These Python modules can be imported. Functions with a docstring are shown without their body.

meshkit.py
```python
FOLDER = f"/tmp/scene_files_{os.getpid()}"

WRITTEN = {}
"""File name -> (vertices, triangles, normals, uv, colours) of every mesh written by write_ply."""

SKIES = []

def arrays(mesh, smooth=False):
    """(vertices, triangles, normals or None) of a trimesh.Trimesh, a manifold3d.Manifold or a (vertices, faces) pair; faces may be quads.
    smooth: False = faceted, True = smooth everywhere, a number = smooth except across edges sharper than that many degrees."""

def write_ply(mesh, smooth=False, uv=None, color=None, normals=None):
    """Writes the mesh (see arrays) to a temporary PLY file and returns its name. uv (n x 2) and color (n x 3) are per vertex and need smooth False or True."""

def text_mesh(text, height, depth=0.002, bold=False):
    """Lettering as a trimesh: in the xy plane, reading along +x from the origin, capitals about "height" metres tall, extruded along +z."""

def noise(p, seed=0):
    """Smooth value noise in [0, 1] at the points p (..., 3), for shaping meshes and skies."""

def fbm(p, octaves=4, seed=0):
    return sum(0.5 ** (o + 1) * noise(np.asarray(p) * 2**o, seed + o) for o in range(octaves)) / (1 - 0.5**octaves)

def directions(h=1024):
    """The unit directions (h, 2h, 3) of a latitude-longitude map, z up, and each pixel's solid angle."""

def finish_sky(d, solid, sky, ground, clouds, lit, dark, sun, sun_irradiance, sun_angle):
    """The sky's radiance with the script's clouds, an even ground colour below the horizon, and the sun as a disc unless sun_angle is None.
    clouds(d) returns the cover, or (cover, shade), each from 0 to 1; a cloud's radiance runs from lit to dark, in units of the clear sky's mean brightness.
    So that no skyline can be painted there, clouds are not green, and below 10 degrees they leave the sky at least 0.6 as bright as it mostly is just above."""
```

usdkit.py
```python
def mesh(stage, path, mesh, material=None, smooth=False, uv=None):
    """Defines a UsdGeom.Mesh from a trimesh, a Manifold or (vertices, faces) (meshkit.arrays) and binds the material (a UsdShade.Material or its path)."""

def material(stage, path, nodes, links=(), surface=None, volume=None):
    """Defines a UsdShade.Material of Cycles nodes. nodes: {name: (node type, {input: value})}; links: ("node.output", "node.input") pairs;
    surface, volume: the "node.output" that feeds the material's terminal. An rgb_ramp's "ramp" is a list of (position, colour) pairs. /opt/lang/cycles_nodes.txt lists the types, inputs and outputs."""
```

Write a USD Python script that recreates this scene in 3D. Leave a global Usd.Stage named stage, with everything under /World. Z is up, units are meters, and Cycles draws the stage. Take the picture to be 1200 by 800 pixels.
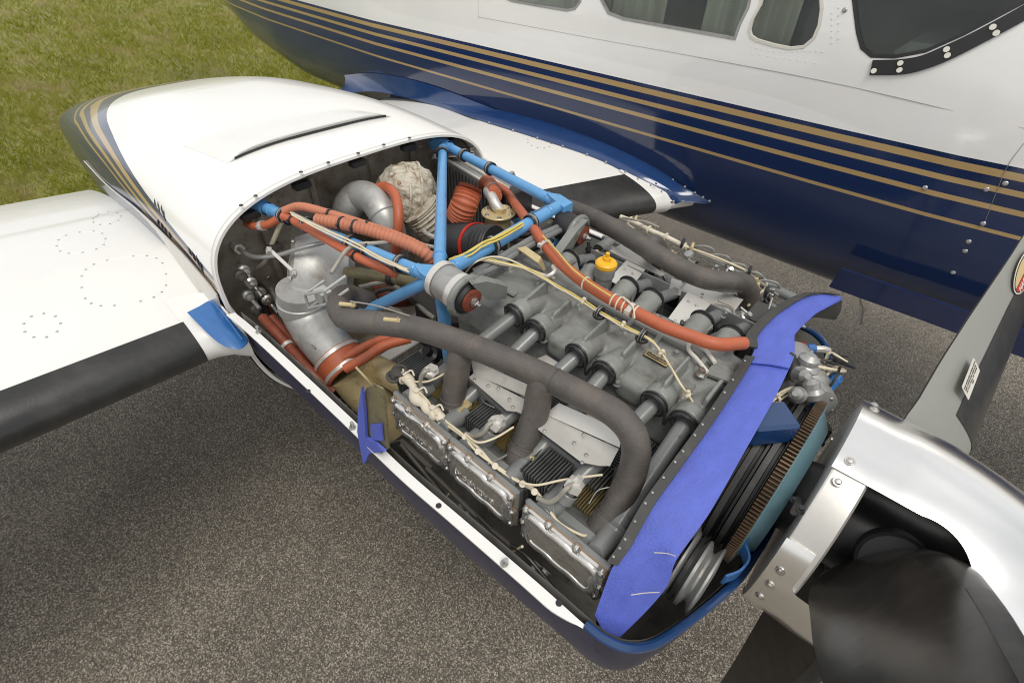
import math, random
import numpy as np, trimesh, manifold3d as mf
import shapely.geometry as sg
from pxr import Usd, UsdGeom, UsdLux, UsdShade, Gf, Sdf
import usdkit, meshkit

stage = Usd.Stage.CreateInMemory()
UsdGeom.SetStageUpAxis(stage, UsdGeom.Tokens.z)
UsdGeom.SetStageMetersPerUnit(stage, 1.0)
UsdGeom.Xform.Define(stage, '/World')
UsdGeom.Scope.Define(stage, '/World/Looks')
Z0 = 1.28                      # height of the crankshaft above the ground; shapes below are written relative to it
A = np.array

# ------------------------------------------------------------------ camera
FP, YAW, PITCH, ROLL = 586.077, 0.7234104, 0.7229615, 0.0260823
CAM = A([0.3932982, -0.7998580, 0.8804592])
_h = A([-math.sin(YAW), math.cos(YAW), 0]); _r = A([math.cos(YAW), math.sin(YAW), 0])
FWD = _h*math.cos(PITCH) - A([0, 0, math.sin(PITCH)]); _u = np.cross(_r, FWD)
RIGHT = _r*math.cos(ROLL) + _u*math.sin(ROLL); UP = -_r*math.sin(ROLL) + _u*math.cos(ROLL)
cam = UsdGeom.Camera.Define(stage, '/World/camera')
cam.CreateHorizontalApertureAttr(36.0); cam.CreateVerticalApertureAttr(24.0)
cam.CreateFocalLengthAttr(FP/1200*36)
cam.CreateClippingRangeAttr(Gf.Vec2f(0.02, 500))
_m = np.eye(4); _m[0, :3] = RIGHT; _m[1, :3] = UP; _m[2, :3] = -FWD; _m[3, :3] = CAM + [0, 0, Z0]
cam.AddTransformOp().Set(Gf.Matrix4d(*_m.ravel().tolist()))
cam.CreateExposureAttr(0.36)

def ray(px, py):
    return FWD + (px-600)/FP*RIGHT - (py-400)/FP*UP
def P(px, py, **k):            # the point that a line of sight meets on the plane x=, y= or z=
    d = ray(px, py); (a, v), = k.items(); i = 'xyz'.index(a)
    return CAM + d*(v-CAM[i])/d[i]

# ------------------------------------------------------------------ sky and sun (bright overcast)
SUN = A([0.38, -0.22, 0.92]); SUN /= np.linalg.norm(SUN)
EL, ROT = math.asin(SUN[2]), math.atan2(SUN[0], SUN[1])
sky_m = usdkit.material(stage, '/World/Looks/sky_air', {
    'sky': ('sky_texture', {'sky_type': 'single_scattering', 'sun_disc': False, 'sun_elevation': EL, 'sun_rotation': ROT}),
    'tc': ('texture_coordinate', {}),
    'n': ('noise_texture', {'scale': 2.2, 'detail': 5.0, 'roughness': 0.55}),
    'r': ('rgb_ramp', {'ramp': [(0.3, (5.2, 5.25, 5.3)), (0.7, (9.4, 9.3, 9.1))]}),
    'mx': ('mix_color', {'fac': 0.88, 'use_clamp': False}),
    'bg': ('background_shader', {'strength': 0.092})},
    [('tc.generated', 'n.vector'), ('n.fac', 'r.fac'), ('sky.color', 'mx.a'), ('r.color', 'mx.b'), ('mx.result', 'bg.color')], surface='bg.background')
dome = UsdLux.DomeLight.Define(stage, '/World/sky')
UsdShade.MaterialBindingAPI.Apply(dome.GetPrim()).Bind(sky_m)
dome.GetPrim().SetCustomDataByKey('kind', 'structure')
sun = UsdLux.DistantLight.Define(stage, '/World/sun')
sun.CreateNormalizeAttr(True); sun.CreateIntensityAttr(0.4); sun.CreateAngleAttr(26.0); sun.CreateColorAttr(Gf.Vec3f(1.0, 0.95, 0.87))
_z = SUN; _x = np.cross([0, 0, 1], _z); _x /= np.linalg.norm(_x); _y = np.cross(_z, _x)
_m = np.eye(4); _m[0, :3] = _x; _m[1, :3] = _y; _m[2, :3] = _z
sun.AddTransformOp().Set(Gf.Matrix4d(*_m.ravel().tolist()))

# ------------------------------------------------------------------ materials
def mat(name, color, rough=0.5, metal=0.0, var=0.15, scale=8.0, bump=0.0, bscale=60.0, dirt=None, dirt_at=(0.55, 0.75), coat=0.0, spec=0.5, stretch=None, dscale=None, rvar=0.1):
    c = A(color, float)
    nodes = {'g': ('geometry', {}), 'n': ('noise_texture', {'scale': scale, 'detail': 5.0, 'roughness': 0.6}),
             'r': ('rgb_ramp', {'ramp': [(0.25, tuple(c*(1-var))), (0.75, tuple(np.minimum(c*(1+var), 1)))]}),
             'rr': ('map_range', {'from_min': 0.3, 'from_max': 0.7, 'to_min': max(rough-rvar*rough*2, 0.02), 'to_max': min(rough+rvar*rough*2, 1)}),
             'p': ('principled_bsdf', {'metallic': metal, 'roughness': rough, 'coat_weight': coat, 'specular_ior_level': spec})}
    links = [('n.fac', 'r.fac'), ('n.fac', 'rr.value'), ('rr.result', 'p.roughness')]
    pos = 'g.position'
    if stretch is not None:
        nodes['mp'] = ('mapping', {'scale': stretch}); links.append(('g.position', 'mp.vector')); pos = 'mp.vector'
    links.append((pos, 'n.vector'))
    out = 'r.color'
    if dirt is not None:
        nodes['dn'] = ('noise_texture', {'scale': dscale or scale*2.3, 'detail': 7.0, 'roughness': 0.7})
        nodes['dr'] = ('rgb_ramp', {'ramp': [(dirt_at[0], (0, 0, 0)), (dirt_at[1], (1, 1, 1))]})
        nodes['dm'] = ('mix_color', {'b': dirt})
        links += [(pos, 'dn.vector'), ('dn.fac', 'dr.fac'), ('dr.color', 'dm.fac'), ('r.color', 'dm.a')]
        out = 'dm.result'
    links.append((out, 'p.base_color'))
    if bump:
        nodes['bn'] = ('noise_texture', {'scale': bscale, 'detail': 4.0, 'roughness': 0.65})
        nodes['b'] = ('bump', {'strength': min(bump, 1.0), 'distance': 0.002})
        links += [(pos, 'bn.vector'), ('bn.fac', 'b.height'), ('b.normal', 'p.normal')]
    return usdkit.material(stage, '/World/Looks/'+name, nodes, links, surface='p.BSDF')

M = {}
M['white'] = mat('white_paint', (0.76, 0.755, 0.73), 0.32, var=0.02, scale=2.5, coat=0.3, rvar=0.1, dirt=(0.66, 0.65, 0.61), dirt_at=(0.6, 0.95), dscale=1.7)
M['rubber'] = mat('black_rubber', (0.022, 0.022, 0.022), 0.33, var=0.3, scale=5, dirt=(0.055, 0.052, 0.048), dirt_at=(0.45, 0.85), bump=0.1, bscale=200)
M['black'] = mat('black_plastic', (0.02, 0.02, 0.021), 0.4, var=0.2)
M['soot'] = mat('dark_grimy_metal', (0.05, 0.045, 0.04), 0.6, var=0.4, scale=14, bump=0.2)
M['deep'] = mat('inner_cowl', (0.30, 0.29, 0.265), 0.5, var=0.25, scale=7, dirt=(0.13, 0.11, 0.085), dirt_at=(0.5, 0.75), rvar=0.2)
M['firewall'] = mat('stained_firewall', (0.40, 0.365, 0.315), 0.45, metal=0.35, var=0.3, scale=5, dirt=(0.17, 0.13, 0.085), dirt_at=(0.42, 0.66), dscale=6, bump=0.12, bscale=30)
M['tube_blue'] = mat('light_blue_tube', (0.10, 0.30, 0.57), 0.36, var=0.10, scale=20, dirt=(0.07, 0.13, 0.2), dirt_at=(0.62, 0.76), coat=0.3)
M['blue_paint'] = mat('bright_blue_paint', (0.03, 0.13, 0.36), 0.25, var=0.08, coat=0.5)
M['navy'] = mat('navy_paint', (0.012, 0.022, 0.075), 0.16, var=0.08, coat=0.6)
M['seal'] = mat('blue_silicone_sheet', (0.098, 0.138, 0.55), 0.5, var=0.14, scale=30, bump=1.0, bscale=260, stretch=(1.8, .7, 1), dirt=(0.085, 0.10, 0.45), dirt_at=(0.55, 0.8), dscale=9)
M['case'] = mat('grey_engine_paint', (0.205, 0.212, 0.200), 0.42, metal=0.0, var=0.14, scale=11, bump=0.35, bscale=260, dirt=(0.10, 0.092, 0.075), dirt_at=(0.52, 0.72), dscale=17, coat=0.1, spec=0.6)
M['tubegrey'] = mat('grey_tube_paint', (0.185, 0.19, 0.188), 0.33, var=0.10, scale=18, dirt=(0.07, 0.066, 0.06), dirt_at=(0.6, 0.8), coat=0.15)
M['head'] = mat('dark_cylinder_paint', (0.075, 0.08, 0.08), 0.45, var=0.25, scale=18, dirt=(0.03, 0.027, 0.022), dirt_at=(0.5, 0.7), bump=0.15)
M['exhaust'] = mat('heat_browned_exhaust', (0.104, 0.095, 0.088), 0.55, metal=0.3, var=0.28, scale=16, bump=0.7, bscale=330, dirt=(0.17, 0.142, 0.118), dirt_at=(0.48, 0.78), dscale=21)
M['alu'] = mat('dull_aluminium', (0.66, 0.645, 0.605), 0.36, metal=0.5, var=0.06, scale=9, dirt=(0.48, 0.44, 0.38), dirt_at=(0.6, 0.85), dscale=12, bump=0.05, bscale=120)
M['alugrey'] = mat('grey_aluminium', (0.36, 0.36, 0.35), 0.42, metal=0.6, var=0.12, scale=10, dirt=(0.2, 0.18, 0.15), dirt_at=(0.55, 0.75), bump=0.1)
M['silver'] = mat('silver_duct', (0.47, 0.47, 0.455), 0.46, metal=0.45, var=0.12, scale=7, dirt=(0.27, 0.25, 0.22), dirt_at=(0.48, 0.72), dscale=14, bump=0.08, bscale=100)
M['chrome'] = mat('polished_cover', (0.74, 0.72, 0.69), 0.20, metal=0.9, var=0.06, scale=12, bump=0.2, bscale=70, dirt=(0.46, 0.42, 0.35), dirt_at=(0.6, 0.8), rvar=0.3)
M['cover_face'] = mat('worn_cover_face', (0.40, 0.365, 0.31), 0.28, metal=0.62, var=0.12, scale=30, bump=1.0, bscale=110, dirt=(0.22, 0.19, 0.15), dirt_at=(0.5, 0.68), dscale=60, rvar=0.3)
M['spinner'] = mat('polished_spinner', (0.93, 0.925, 0.91), 0.2, metal=1.0, var=0.02, scale=3, bump=0.05, bscale=12)
M['steel'] = mat('bolt_steel', (0.55, 0.53, 0.50), 0.3, metal=1.0, var=0.15, scale=60)
M['gold'] = mat('brass_chromate', (0.58, 0.47, 0.26), 0.42, metal=0.35, var=0.12, scale=12, dirt=(0.2, 0.16, 0.1), dirt_at=(0.55, 0.75))
M['olive'] = mat('olive_chromate', (0.21, 0.185, 0.10), 0.5, metal=0.3, var=0.2, scale=14, dirt=(0.08, 0.07, 0.045), dirt_at=(0.5, 0.72))
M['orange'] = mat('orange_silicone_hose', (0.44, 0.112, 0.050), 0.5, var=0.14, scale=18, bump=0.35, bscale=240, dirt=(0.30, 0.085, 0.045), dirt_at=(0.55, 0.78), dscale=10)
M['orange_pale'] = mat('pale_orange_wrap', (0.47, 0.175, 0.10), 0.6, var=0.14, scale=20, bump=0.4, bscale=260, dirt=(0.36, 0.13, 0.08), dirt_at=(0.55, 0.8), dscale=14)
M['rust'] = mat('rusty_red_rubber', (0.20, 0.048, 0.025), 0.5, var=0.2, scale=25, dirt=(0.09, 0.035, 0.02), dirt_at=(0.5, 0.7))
M['wrap'] = mat('cream_heat_wrap', (0.52, 0.475, 0.39), 0.6, var=0.18, scale=22, bump=1.0, bscale=120, dirt=(0.22, 0.165, 0.10), dirt_at=(0.50, 0.62), dscale=24, metal=0.2)
M['cloth'] = mat('cream_cloth', (0.66, 0.60, 0.49), 0.85, var=0.12, scale=30, bump=0.8, bscale=200, dirt=(0.36, 0.30, 0.2), dirt_at=(0.55, 0.75), dscale=25)
M['wire_white'] = mat('cream_wire', (0.62, 0.55, 0.40), 0.5, var=0.1, scale=30)
M['wire_grey'] = mat('grey_braided_lead', (0.33, 0.31, 0.27), 0.5, metal=0.3, var=0.15, scale=40, bump=0.4, bscale=600)
M['wire_yellow'] = mat('yellow_wire', (0.60, 0.48, 0.12), 0.45, var=0.05)
M['yellow'] = mat('yellow_cap', (0.78, 0.42, 0.02), 0.4, var=0.05)
M['tape'] = mat('pale_yellow_tape', (0.72, 0.64, 0.28), 0.5, var=0.12, scale=25, bump=0.3)
M['baffle'] = mat('dark_baffle', (0.06, 0.06, 0.058), 0.5, var=0.2, scale=12, dirt=(0.11, 0.105, 0.095), dirt_at=(0.55, 0.8), metal=0.2)
M['gear'] = mat('brown_gear_steel', (0.13, 0.088, 0.055), 0.45, metal=0.6, var=0.25, scale=30, dirt=(0.07, 0.05, 0.035), dirt_at=(0.5, 0.7))
M['teal'] = mat('grey_blue_hub', (0.115, 0.215, 0.255), 0.38, var=0.08, scale=10, dirt=(0.08, 0.13, 0.15), dirt_at=(0.58, 0.8), coat=0.2)
M['gasket'] = mat('rusty_gasket', (0.28, 0.17, 0.09), 0.7, var=0.25, scale=40)
M['fin_gold'] = mat('gold_fin_edge', (0.22, 0.165, 0.06), 0.45, metal=0.3, var=0.2, scale=30)
M['blade_grey'] = mat('grey_blade_paint', (0.25, 0.255, 0.235), 0.42, var=0.03, scale=5)
M['blade_black'] = mat('dark_blade', (0.045, 0.040, 0.036), 0.2, var=0.15, scale=6, rvar=0.12, dirt=(0.07, 0.062, 0.055), dirt_at=(0.5, 0.9), metal=0.7, stretch=(1, 1, 4))
M['red'] = mat('red_paint', (0.5, 0.03, 0.02), 0.35, var=0.04)
M['print_gold'] = mat('gold_print', (0.55, 0.42, 0.2), 0.4, var=0.05)
M['cream'] = mat('cream_sticker', (0.62, 0.6, 0.54), 0.5, var=0.04)
M['print_black'] = mat('black_print', (0.03, 0.028, 0.025), 0.5, var=0.1)
M['cabin'] = mat('cabin_lining', (0.50, 0.47, 0.41), 0.8, var=0.1)
M['curtain'] = mat('pale_curtain', (0.66, 0.65, 0.60), 0.9, var=0.08)
M['glare'] = mat('grey_glareshield', (0.42, 0.42, 0.425), 0.7, var=0.12)
M['glass'] = usdkit.material(stage, '/World/Looks/window_glass', {
    'f': ('fresnel', {'IOR': 1.5}), 't': ('transparent_bsdf', {'color': (0.84, 0.87, 0.83)}), 'g': ('glossy_bsdf', {'color': (1, 1, 1), 'roughness': 0.02}), 'm': ('mix_closure', {})},
    [('f.fac', 'm.fac'), ('t.BSDF', 'm.closure1'), ('g.BSDF', 'm.closure2')], surface='m.closure')

# ------------------------------------------------------------------ scene tree helpers
_used = {}
def _name(parent, name):
    n = _used.get((parent, name), 0); _used[(parent, name)] = n+1
    return name if n == 0 else f'{name}_{n:03d}'
class Thing:
    def __init__(self, name, label, category, base=(0, 0, -Z0), group=None):
        self.path = '/World/' + _name('/World', name); self.base = A(base, float)
        x = UsdGeom.Xform.Define(stage, self.path); x.AddTranslateOp().Set(Gf.Vec3d(*(self.base + [0, 0, Z0])))
        p = x.GetPrim(); p.SetCustomDataByKey('label', label); p.SetCustomDataByKey('category', category)
        if group: p.SetCustomDataByKey('group', group)
    def part(self, name, mesh, m, parent=None, label=None, smooth=32, kind=None):
        par = parent or self.path
        path = par + '/' + _name(par, name)
        mesh = tm(mesh); v = np.asarray(mesh.vertices) - self.base
        g = usdkit.mesh(stage, path, (v, np.asarray(mesh.faces)), M[m] if isinstance(m, str) else m, smooth=smooth)
        if label: g.GetPrim().SetCustomDataByKey('label', label)
        if kind: g.GetPrim().SetCustomDataByKey('kind', kind)
        return path
def single(name, mesh, m, label=None, category=None, kind=None, smooth=32, group=None):
    path = '/World/' + _name('/World', name); mesh = tm(mesh)
    g = usdkit.mesh(stage, path, (np.asarray(mesh.vertices)+[0, 0, Z0], np.asarray(mesh.faces)), M[m] if isinstance(m, str) else m, smooth=smooth)
    for k, v in (('label', label), ('category', category), ('kind', kind), ('group', group)):
        if v: g.GetPrim().SetCustomDataByKey(k, v)
    return g

# ------------------------------------------------------------------ shape helpers
def tm(x):
    if hasattr(x, 'to_mesh'):
        m = x.to_mesh(); return trimesh.Trimesh(m.vert_properties[:, :3], m.tri_verts, process=False)
    if isinstance(x, (list, tuple)):
        if len(x) == 2 and isinstance(x[0], np.ndarray): 
            v, f = meshkit.arrays(x)[:2]; return trimesh.Trimesh(v, f, process=False)
        return trimesh.util.concatenate([tm(q) for q in x])
    return x
def man(x):
    x = tm(x); x = trimesh.Trimesh(x.vertices, x.faces, process=True); x.merge_vertices()
    return mf.Manifold(mf.Mesh(np.asarray(x.vertices, np.float32), np.asarray(x.faces, np.uint32)))
def unit(v): v = A(v, float); return v/np.linalg.norm(v)
def frame(d):
    d = unit(d); a = A([0, 0, 1.0]) if abs(d[2]) < 0.9 else A([1.0, 0, 0])
    u = unit(np.cross(a, d)); return u, np.cross(d, u), d
def spline(pts, n=8):
    pts = A(pts, float)
    if len(pts) < 3 or n < 2: return pts
    q = np.vstack([2*pts[0]-pts[1], pts, 2*pts[-1]-pts[-2]]); out = []
    for i in range(1, len(q)-2):
        p0, p1, p2, p3 = q[i-1:i+3]
        for t in np.arange(n)/n:
            out.append(0.5*((2*p1)+(p2-p0)*t+(2*p0-5*p1+4*p2-p3)*t*t+(3*p1-p0-3*p2+p3)*t**3))
    return np.vstack(out+[pts[-1]])
def sweep(path, r, n=12, cap=True, squash=None):
    path = A(path, float); k = len(path)
    r = np.broadcast_to(A(r, float), (k,)); t = np.gradient(path, axis=0); t /= np.linalg.norm(t, axis=1)[:, None]+1e-12
    u = frame(t[0])[0]; th = np.arange(n)/n*2*np.pi; V = []
    for i in range(k):
        u = u-t[i]*(u@t[i]); u /= np.linalg.norm(u); w = np.cross(t[i], u)
        V.append(path[i]+r[i]*(np.cos(th)[:, None]*u+np.sin(th)[:, None]*w))
    V = np.vstack(V); a = np.arange(n); F = []
    for i in range(k-1):
        q = np.stack([i*n+a, i*n+(a+1) % n, (i+1)*n+(a+1) % n, (i+1)*n+a], 1)
        F += [q[:, [0, 1, 2]], q[:, [0, 2, 3]]]
    if cap:
        V = np.vstack([V, path[:1], path[-1:]]); c0, c1 = k*n, k*n+1
        F += [np.stack([0*a+c0, (a+1) % n, a], 1), np.stack([0*a+c1, (k-1)*n+a, (k-1)*n+(a+1) % n], 1)]
    return trimesh.Trimesh(V, np.vstack(F), process=False)
def tube(pts, r, n=12, seg=7, cap=True): return sweep(spline(pts, seg), r, n, cap)
def rod(a, b, r, n=14, r2=None): return sweep([a, b], [r, r if r2 is None else r2], n)
def ribbed(pts, r, pitch=0.008, depth=0.12, n=14, m=4):
    s = spline(pts, 12); L = np.r_[0, np.cumsum(np.linalg.norm(np.diff(s, axis=0), axis=1))]
    k = int(L[-1]/pitch*m)+2; q = np.linspace(0, L[-1], k)
    p = np.stack([np.interp(q, L, s[:, i]) for i in range(3)], 1)
    return sweep(p, r*(1+depth*np.cos(q/pitch*2*np.pi)), n)
def along(pts, f, seg=10):
    s = spline(pts, seg); L = np.r_[0, np.cumsum(np.linalg.norm(np.diff(s, axis=0), axis=1))]; q = f*L[-1]
    p = A([np.interp(q, L, s[:, i]) for i in range(3)]); e = 0.01*L[-1]
    d = A([np.interp(q+e, L, s[:, i])-np.interp(q-e, L, s[:, i]) for i in range(3)])
    return p, unit(d)
def lathe(prof, o, d, n=24, closed=False):      # prof: (radius, height) pairs along the axis d from o
    u, w, d = frame(d); o = A(o, float); th = np.arange(n)/n*2*np.pi; V = []; F = []
    for (r, h) in prof: V.append(o+d*h+max(r, 1e-5)*(np.cos(th)[:, None]*u+np.sin(th)[:, None]*w))
    V = np.vstack(V); a = np.arange(n); k = len(prof)
    for i in range(k-1+(1 if closed else 0)):
        j = (i+1) % k; q = np.stack([i*n+a, i*n+(a+1) % n, j*n+(a+1) % n, j*n+a], 1); F += [q[:, [0, 1, 2]], q[:, [0, 2, 3]]]
    return trimesh.Trimesh(V, np.vstack(F), process=False)
def disc(o, d, r, h, n=20, bev=0.0):
    b = bev or min(r, h)*0.15
    return lathe([(0, 0), (r-b, 0), (r, b), (r, h-b), (r-b, h), (0, h)], o, d, n)
def ring(o, d, R, r, n=24, m=8):
    th = np.arange(m)/m*2*np.pi
    return lathe([(R+r*math.cos(t), r*math.sin(t)) for t in th], o, d, n, closed=True)
def band(o, d, R, w, t=0.002, n=24):            # a strap of width w round radius R
    return lathe([(R, -w/2), (R+t, -w/2), (R+t, w/2), (R, w/2)], o, d, n, closed=True)
def bolt(o, d, r=0.005, h=0.005, washer=True):
    o = A(o, float); d = unit(d); m = [lathe([(0, 0), (r, 0), (r, h*0.85), (r*0.85, h), (0, h)], o+d*(0.0012 if washer else 0), d, 6)]
    if washer: m.append(disc(o, d, r*1.5, 0.0014, 10))
    return tm(m)
def screw(o, d, r=0.004):
    return tm([lathe([(0, 0), (r, 0), (r, r*0.2), (r*0.6, r*0.5), (0, r*0.55)], o, d, 10)])
def box(c, size, R=None, bev=0.0):
    if bev:
        s = A(size, float)/2; pts = []
        for sx in (-1, 1):
            for sy in (-1, 1):
                for sz in (-1, 1):
                    e = A([sx, sy, sz])*s
                    for k in range(3):
                        q = e.copy(); 
                        for j in range(3):
                            if j != k: q[j] -= (sx, sy, sz)[j]*bev
                        pts.append(q)
        m = tm(mf.Manifold.hull_points(np.array(pts, np.float32)))
    else: m = trimesh.creation.box(extents=size)
    v = np.asarray(m.vertices)
    if R is not None: v = v @ np.stack(R)       # R: the three axes as rows
    return trimesh.Trimesh(v+A(c, float), m.faces, process=False)
def slab(pts, t, d=None):                       # a flat plate: polygon of 3-D points given thickness t along d
    pts = A(pts, float); c = pts.mean(0)
    nrm = unit(sum(np.cross(pts[i]-c, pts[(i+1) % len(pts)]-c) for i in range(len(pts))))
    if d is not None and nrm @ A(d, float) < 0: nrm = -nrm
    u, w, _ = frame(nrm); u = unit(pts[1]-pts[0]); w = np.cross(nrm, u)
    poly = sg.Polygon([((p-c)@u, (p-c)@w) for p in pts]).buffer(0)
    m = trimesh.creation.extrude_polygon(poly, t, engine='earcut'); v = np.asarray(m.vertices)
    return trimesh.Trimesh(c+v[:, :1]*u+v[:, 1:2]*w+(v[:, 2:3]-t/2)*nrm, m.faces, process=False)
def ext(poly, t, o, u, w):                      # a shapely polygon laid on axes u, w at o, thickness t along u x w
    u = unit(u); w = unit(w-u*(A(w)@u)); nrm = np.cross(u, w)
    m = trimesh.creation.extrude_polygon(poly, t, engine='earcut'); v = np.asarray(m.vertices)
    return trimesh.Trimesh(A(o)+v[:, :1]*u+v[:, 1:2]*w+v[:, 2:3]*nrm, m.faces, process=False)
def lay_text(s, h, o, u, w, depth=0.0006, bold=False):
    m = meshkit.text_mesh(s, h, depth, bold); v = np.asarray(m.vertices).copy(); v[:, :2] -= (v[:, :2].max(0)+v[:, :2].min(0))/2
    u = unit(u); w = unit(w-u*(A(w)@u)); nrm = np.cross(u, w)
    return trimesh.Trimesh(A(o)+v[:, :1]*u+v[:, 1:2]*w+v[:, 2:3]*nrm, m.faces, process=False)
def loft(secs, closed=True, cap0=False, cap1=False):
    S = A(secs, float); k, n, _ = S.shape; V = S.reshape(-1, 3); F = []; a = np.arange(n if closed else n-1)
    for i in range(k-1):
        q = np.stack([i*n+a, i*n+(a+1) % n, (i+1)*n+(a+1) % n, (i+1)*n+a], 1); F += [q[:, [0, 1, 2]], q[:, [0, 2, 3]]]
    if cap0: V = np.vstack([V, S[0].mean(0)]); c = len(V)-1; F.append(np.stack([0*a+c, (a+1) % n, a], 1))
    if cap1: V = np.vstack([V, S[-1].mean(0)]); c = len(V)-1; F.append(np.stack([0*a+c, (k-1)*n+a, (k-1)*n+(a+1) % n], 1))
    return trimesh.Trimesh(V, np.vstack(F), process=False)
def strip(a, b, t, d=None):                     # a sheet between two rows of points, thickness t
    a = A(a, float); b = A(b, float); n = len(a); g = np.stack([a, b], 1)
    du = np.gradient((a+b)/2, axis=0); nr = np.cross(du, b-a); nr /= np.linalg.norm(nr, axis=1)[:, None]
    if d is not None and (nr.mean(0) @ A(d, float)) < 0: nr = -nr
    lo = nr*t/2; secs = [np.stack([a[i]+lo[i], b[i]+lo[i], b[i]-lo[i], a[i]-lo[i]]) for i in range(n)]
    return loft(secs, True, True, True)
def hit(f, px, py, t0=0.3, t1=9.0, n=700):      # where a line of sight first enters the solid f < 0
    d = ray(px, py); ts = np.linspace(t0, t1, n); p = CAM+ts[:, None]*d; v = f(p)
    i = np.argmax(v < 0)
    if v[i] >= 0: return p[np.argmin(v)]
    a, b = ts[i-1], ts[i]
    for _ in range(30):
        m = (a+b)/2
        if f((CAM+m*d)[None])[0] < 0: b = m
        else: a = m
    return CAM+b*d

# ================================================================== GROUND
def math_chain_asphalt():
    return usdkit.material(stage, '/World/Looks/asphalt', {
        'g': ('geometry', {}),
        'v': ('voronoi_texture', {'scale': 260.0, 'randomness': 1.0}),
        'sp': ('rgb_ramp', {'ramp': [(0.0, (0.066, 0.058, 0.047)), (0.40, (0.105, 0.093, 0.076)), (0.62, (0.175, 0.156, 0.127)), (0.85, (0.28, 0.25, 0.205)), (1.0, (0.52, 0.47, 0.40))]}),
        'n': ('noise_texture', {'scale': 1.3, 'detail': 6.0, 'roughness': 0.6}),
        'nr': ('rgb_ramp', {'ramp': [(0.25, (0.68, 0.67, 0.66)), (0.75, (1.25, 1.24, 1.22))]}),
        'm': ('mix_color', {'blend_type': 'multiply', 'fac': 1.0}),
        'f': ('noise_texture', {'scale': 520.0, 'detail': 3.0}),
        'fr': ('rgb_ramp', {'ramp': [(0.3, (0.7, 0.7, 0.7)), (0.7, (1.3, 1.3, 1.3))]}),
        'm2': ('mix_color', {'blend_type': 'multiply', 'fac': 1.0}), 'v2': ('voronoi_texture', {'scale': 95.0}), 's2': ('separate_color', {}), 'st': ('math', {'math_type': 'greater_than', 'value2': 0.90}), 'st2': ('math', {'math_type': 'less_than', 'value2': 0.38}), 'st3': ('math', {'math_type': 'multiply'}), 'm3': ('mix_color', {'b': (0.33, 0.30, 0.25)}),
        'b': ('bump', {'strength': 0.9, 'distance': 0.004}),
        's': ('separate_color', {}),
        'p': ('principled_bsdf', {'roughness': 0.72, 'specular_ior_level': 0.4})},
        [('g.position', 'v.vector'), ('v.color', 's.color'), ('s.r', 'sp.fac'), ('g.position', 'n.vector'), ('n.fac', 'nr.fac'),
         ('sp.color', 'm.a'), ('nr.color', 'm.b'), ('g.position', 'f.vector'), ('f.fac', 'fr.fac'), ('m.result', 'm2.a'), ('fr.color', 'm2.b'),
         ('g.position', 'v2.vector'), ('v2.color', 's2.color'), ('s2.r', 'st.value1'), ('v2.distance', 'st2.value1'), ('st.value', 'st3.value1'), ('st2.value', 'st3.value2'), ('st3.value', 'm3.fac'), ('m2.result', 'm3.a'), ('m3.result', 'p.base_color'), ('s.g', 'b.height'), ('b.normal', 'p.normal')], surface='p.BSDF')
M['asphalt'] = math_chain_asphalt()
M['soil'] = mat('grass_soil', (0.20, 0.20, 0.055), 0.9, var=0.25, scale=1.2, dirt=(0.15, 0.12, 0.055), dirt_at=(0.55, 0.75))
e0, e1 = A([-6.2, -30.0]), A([-3.3, 30.0])      # the edge between apron and lawn runs under the wing
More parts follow.
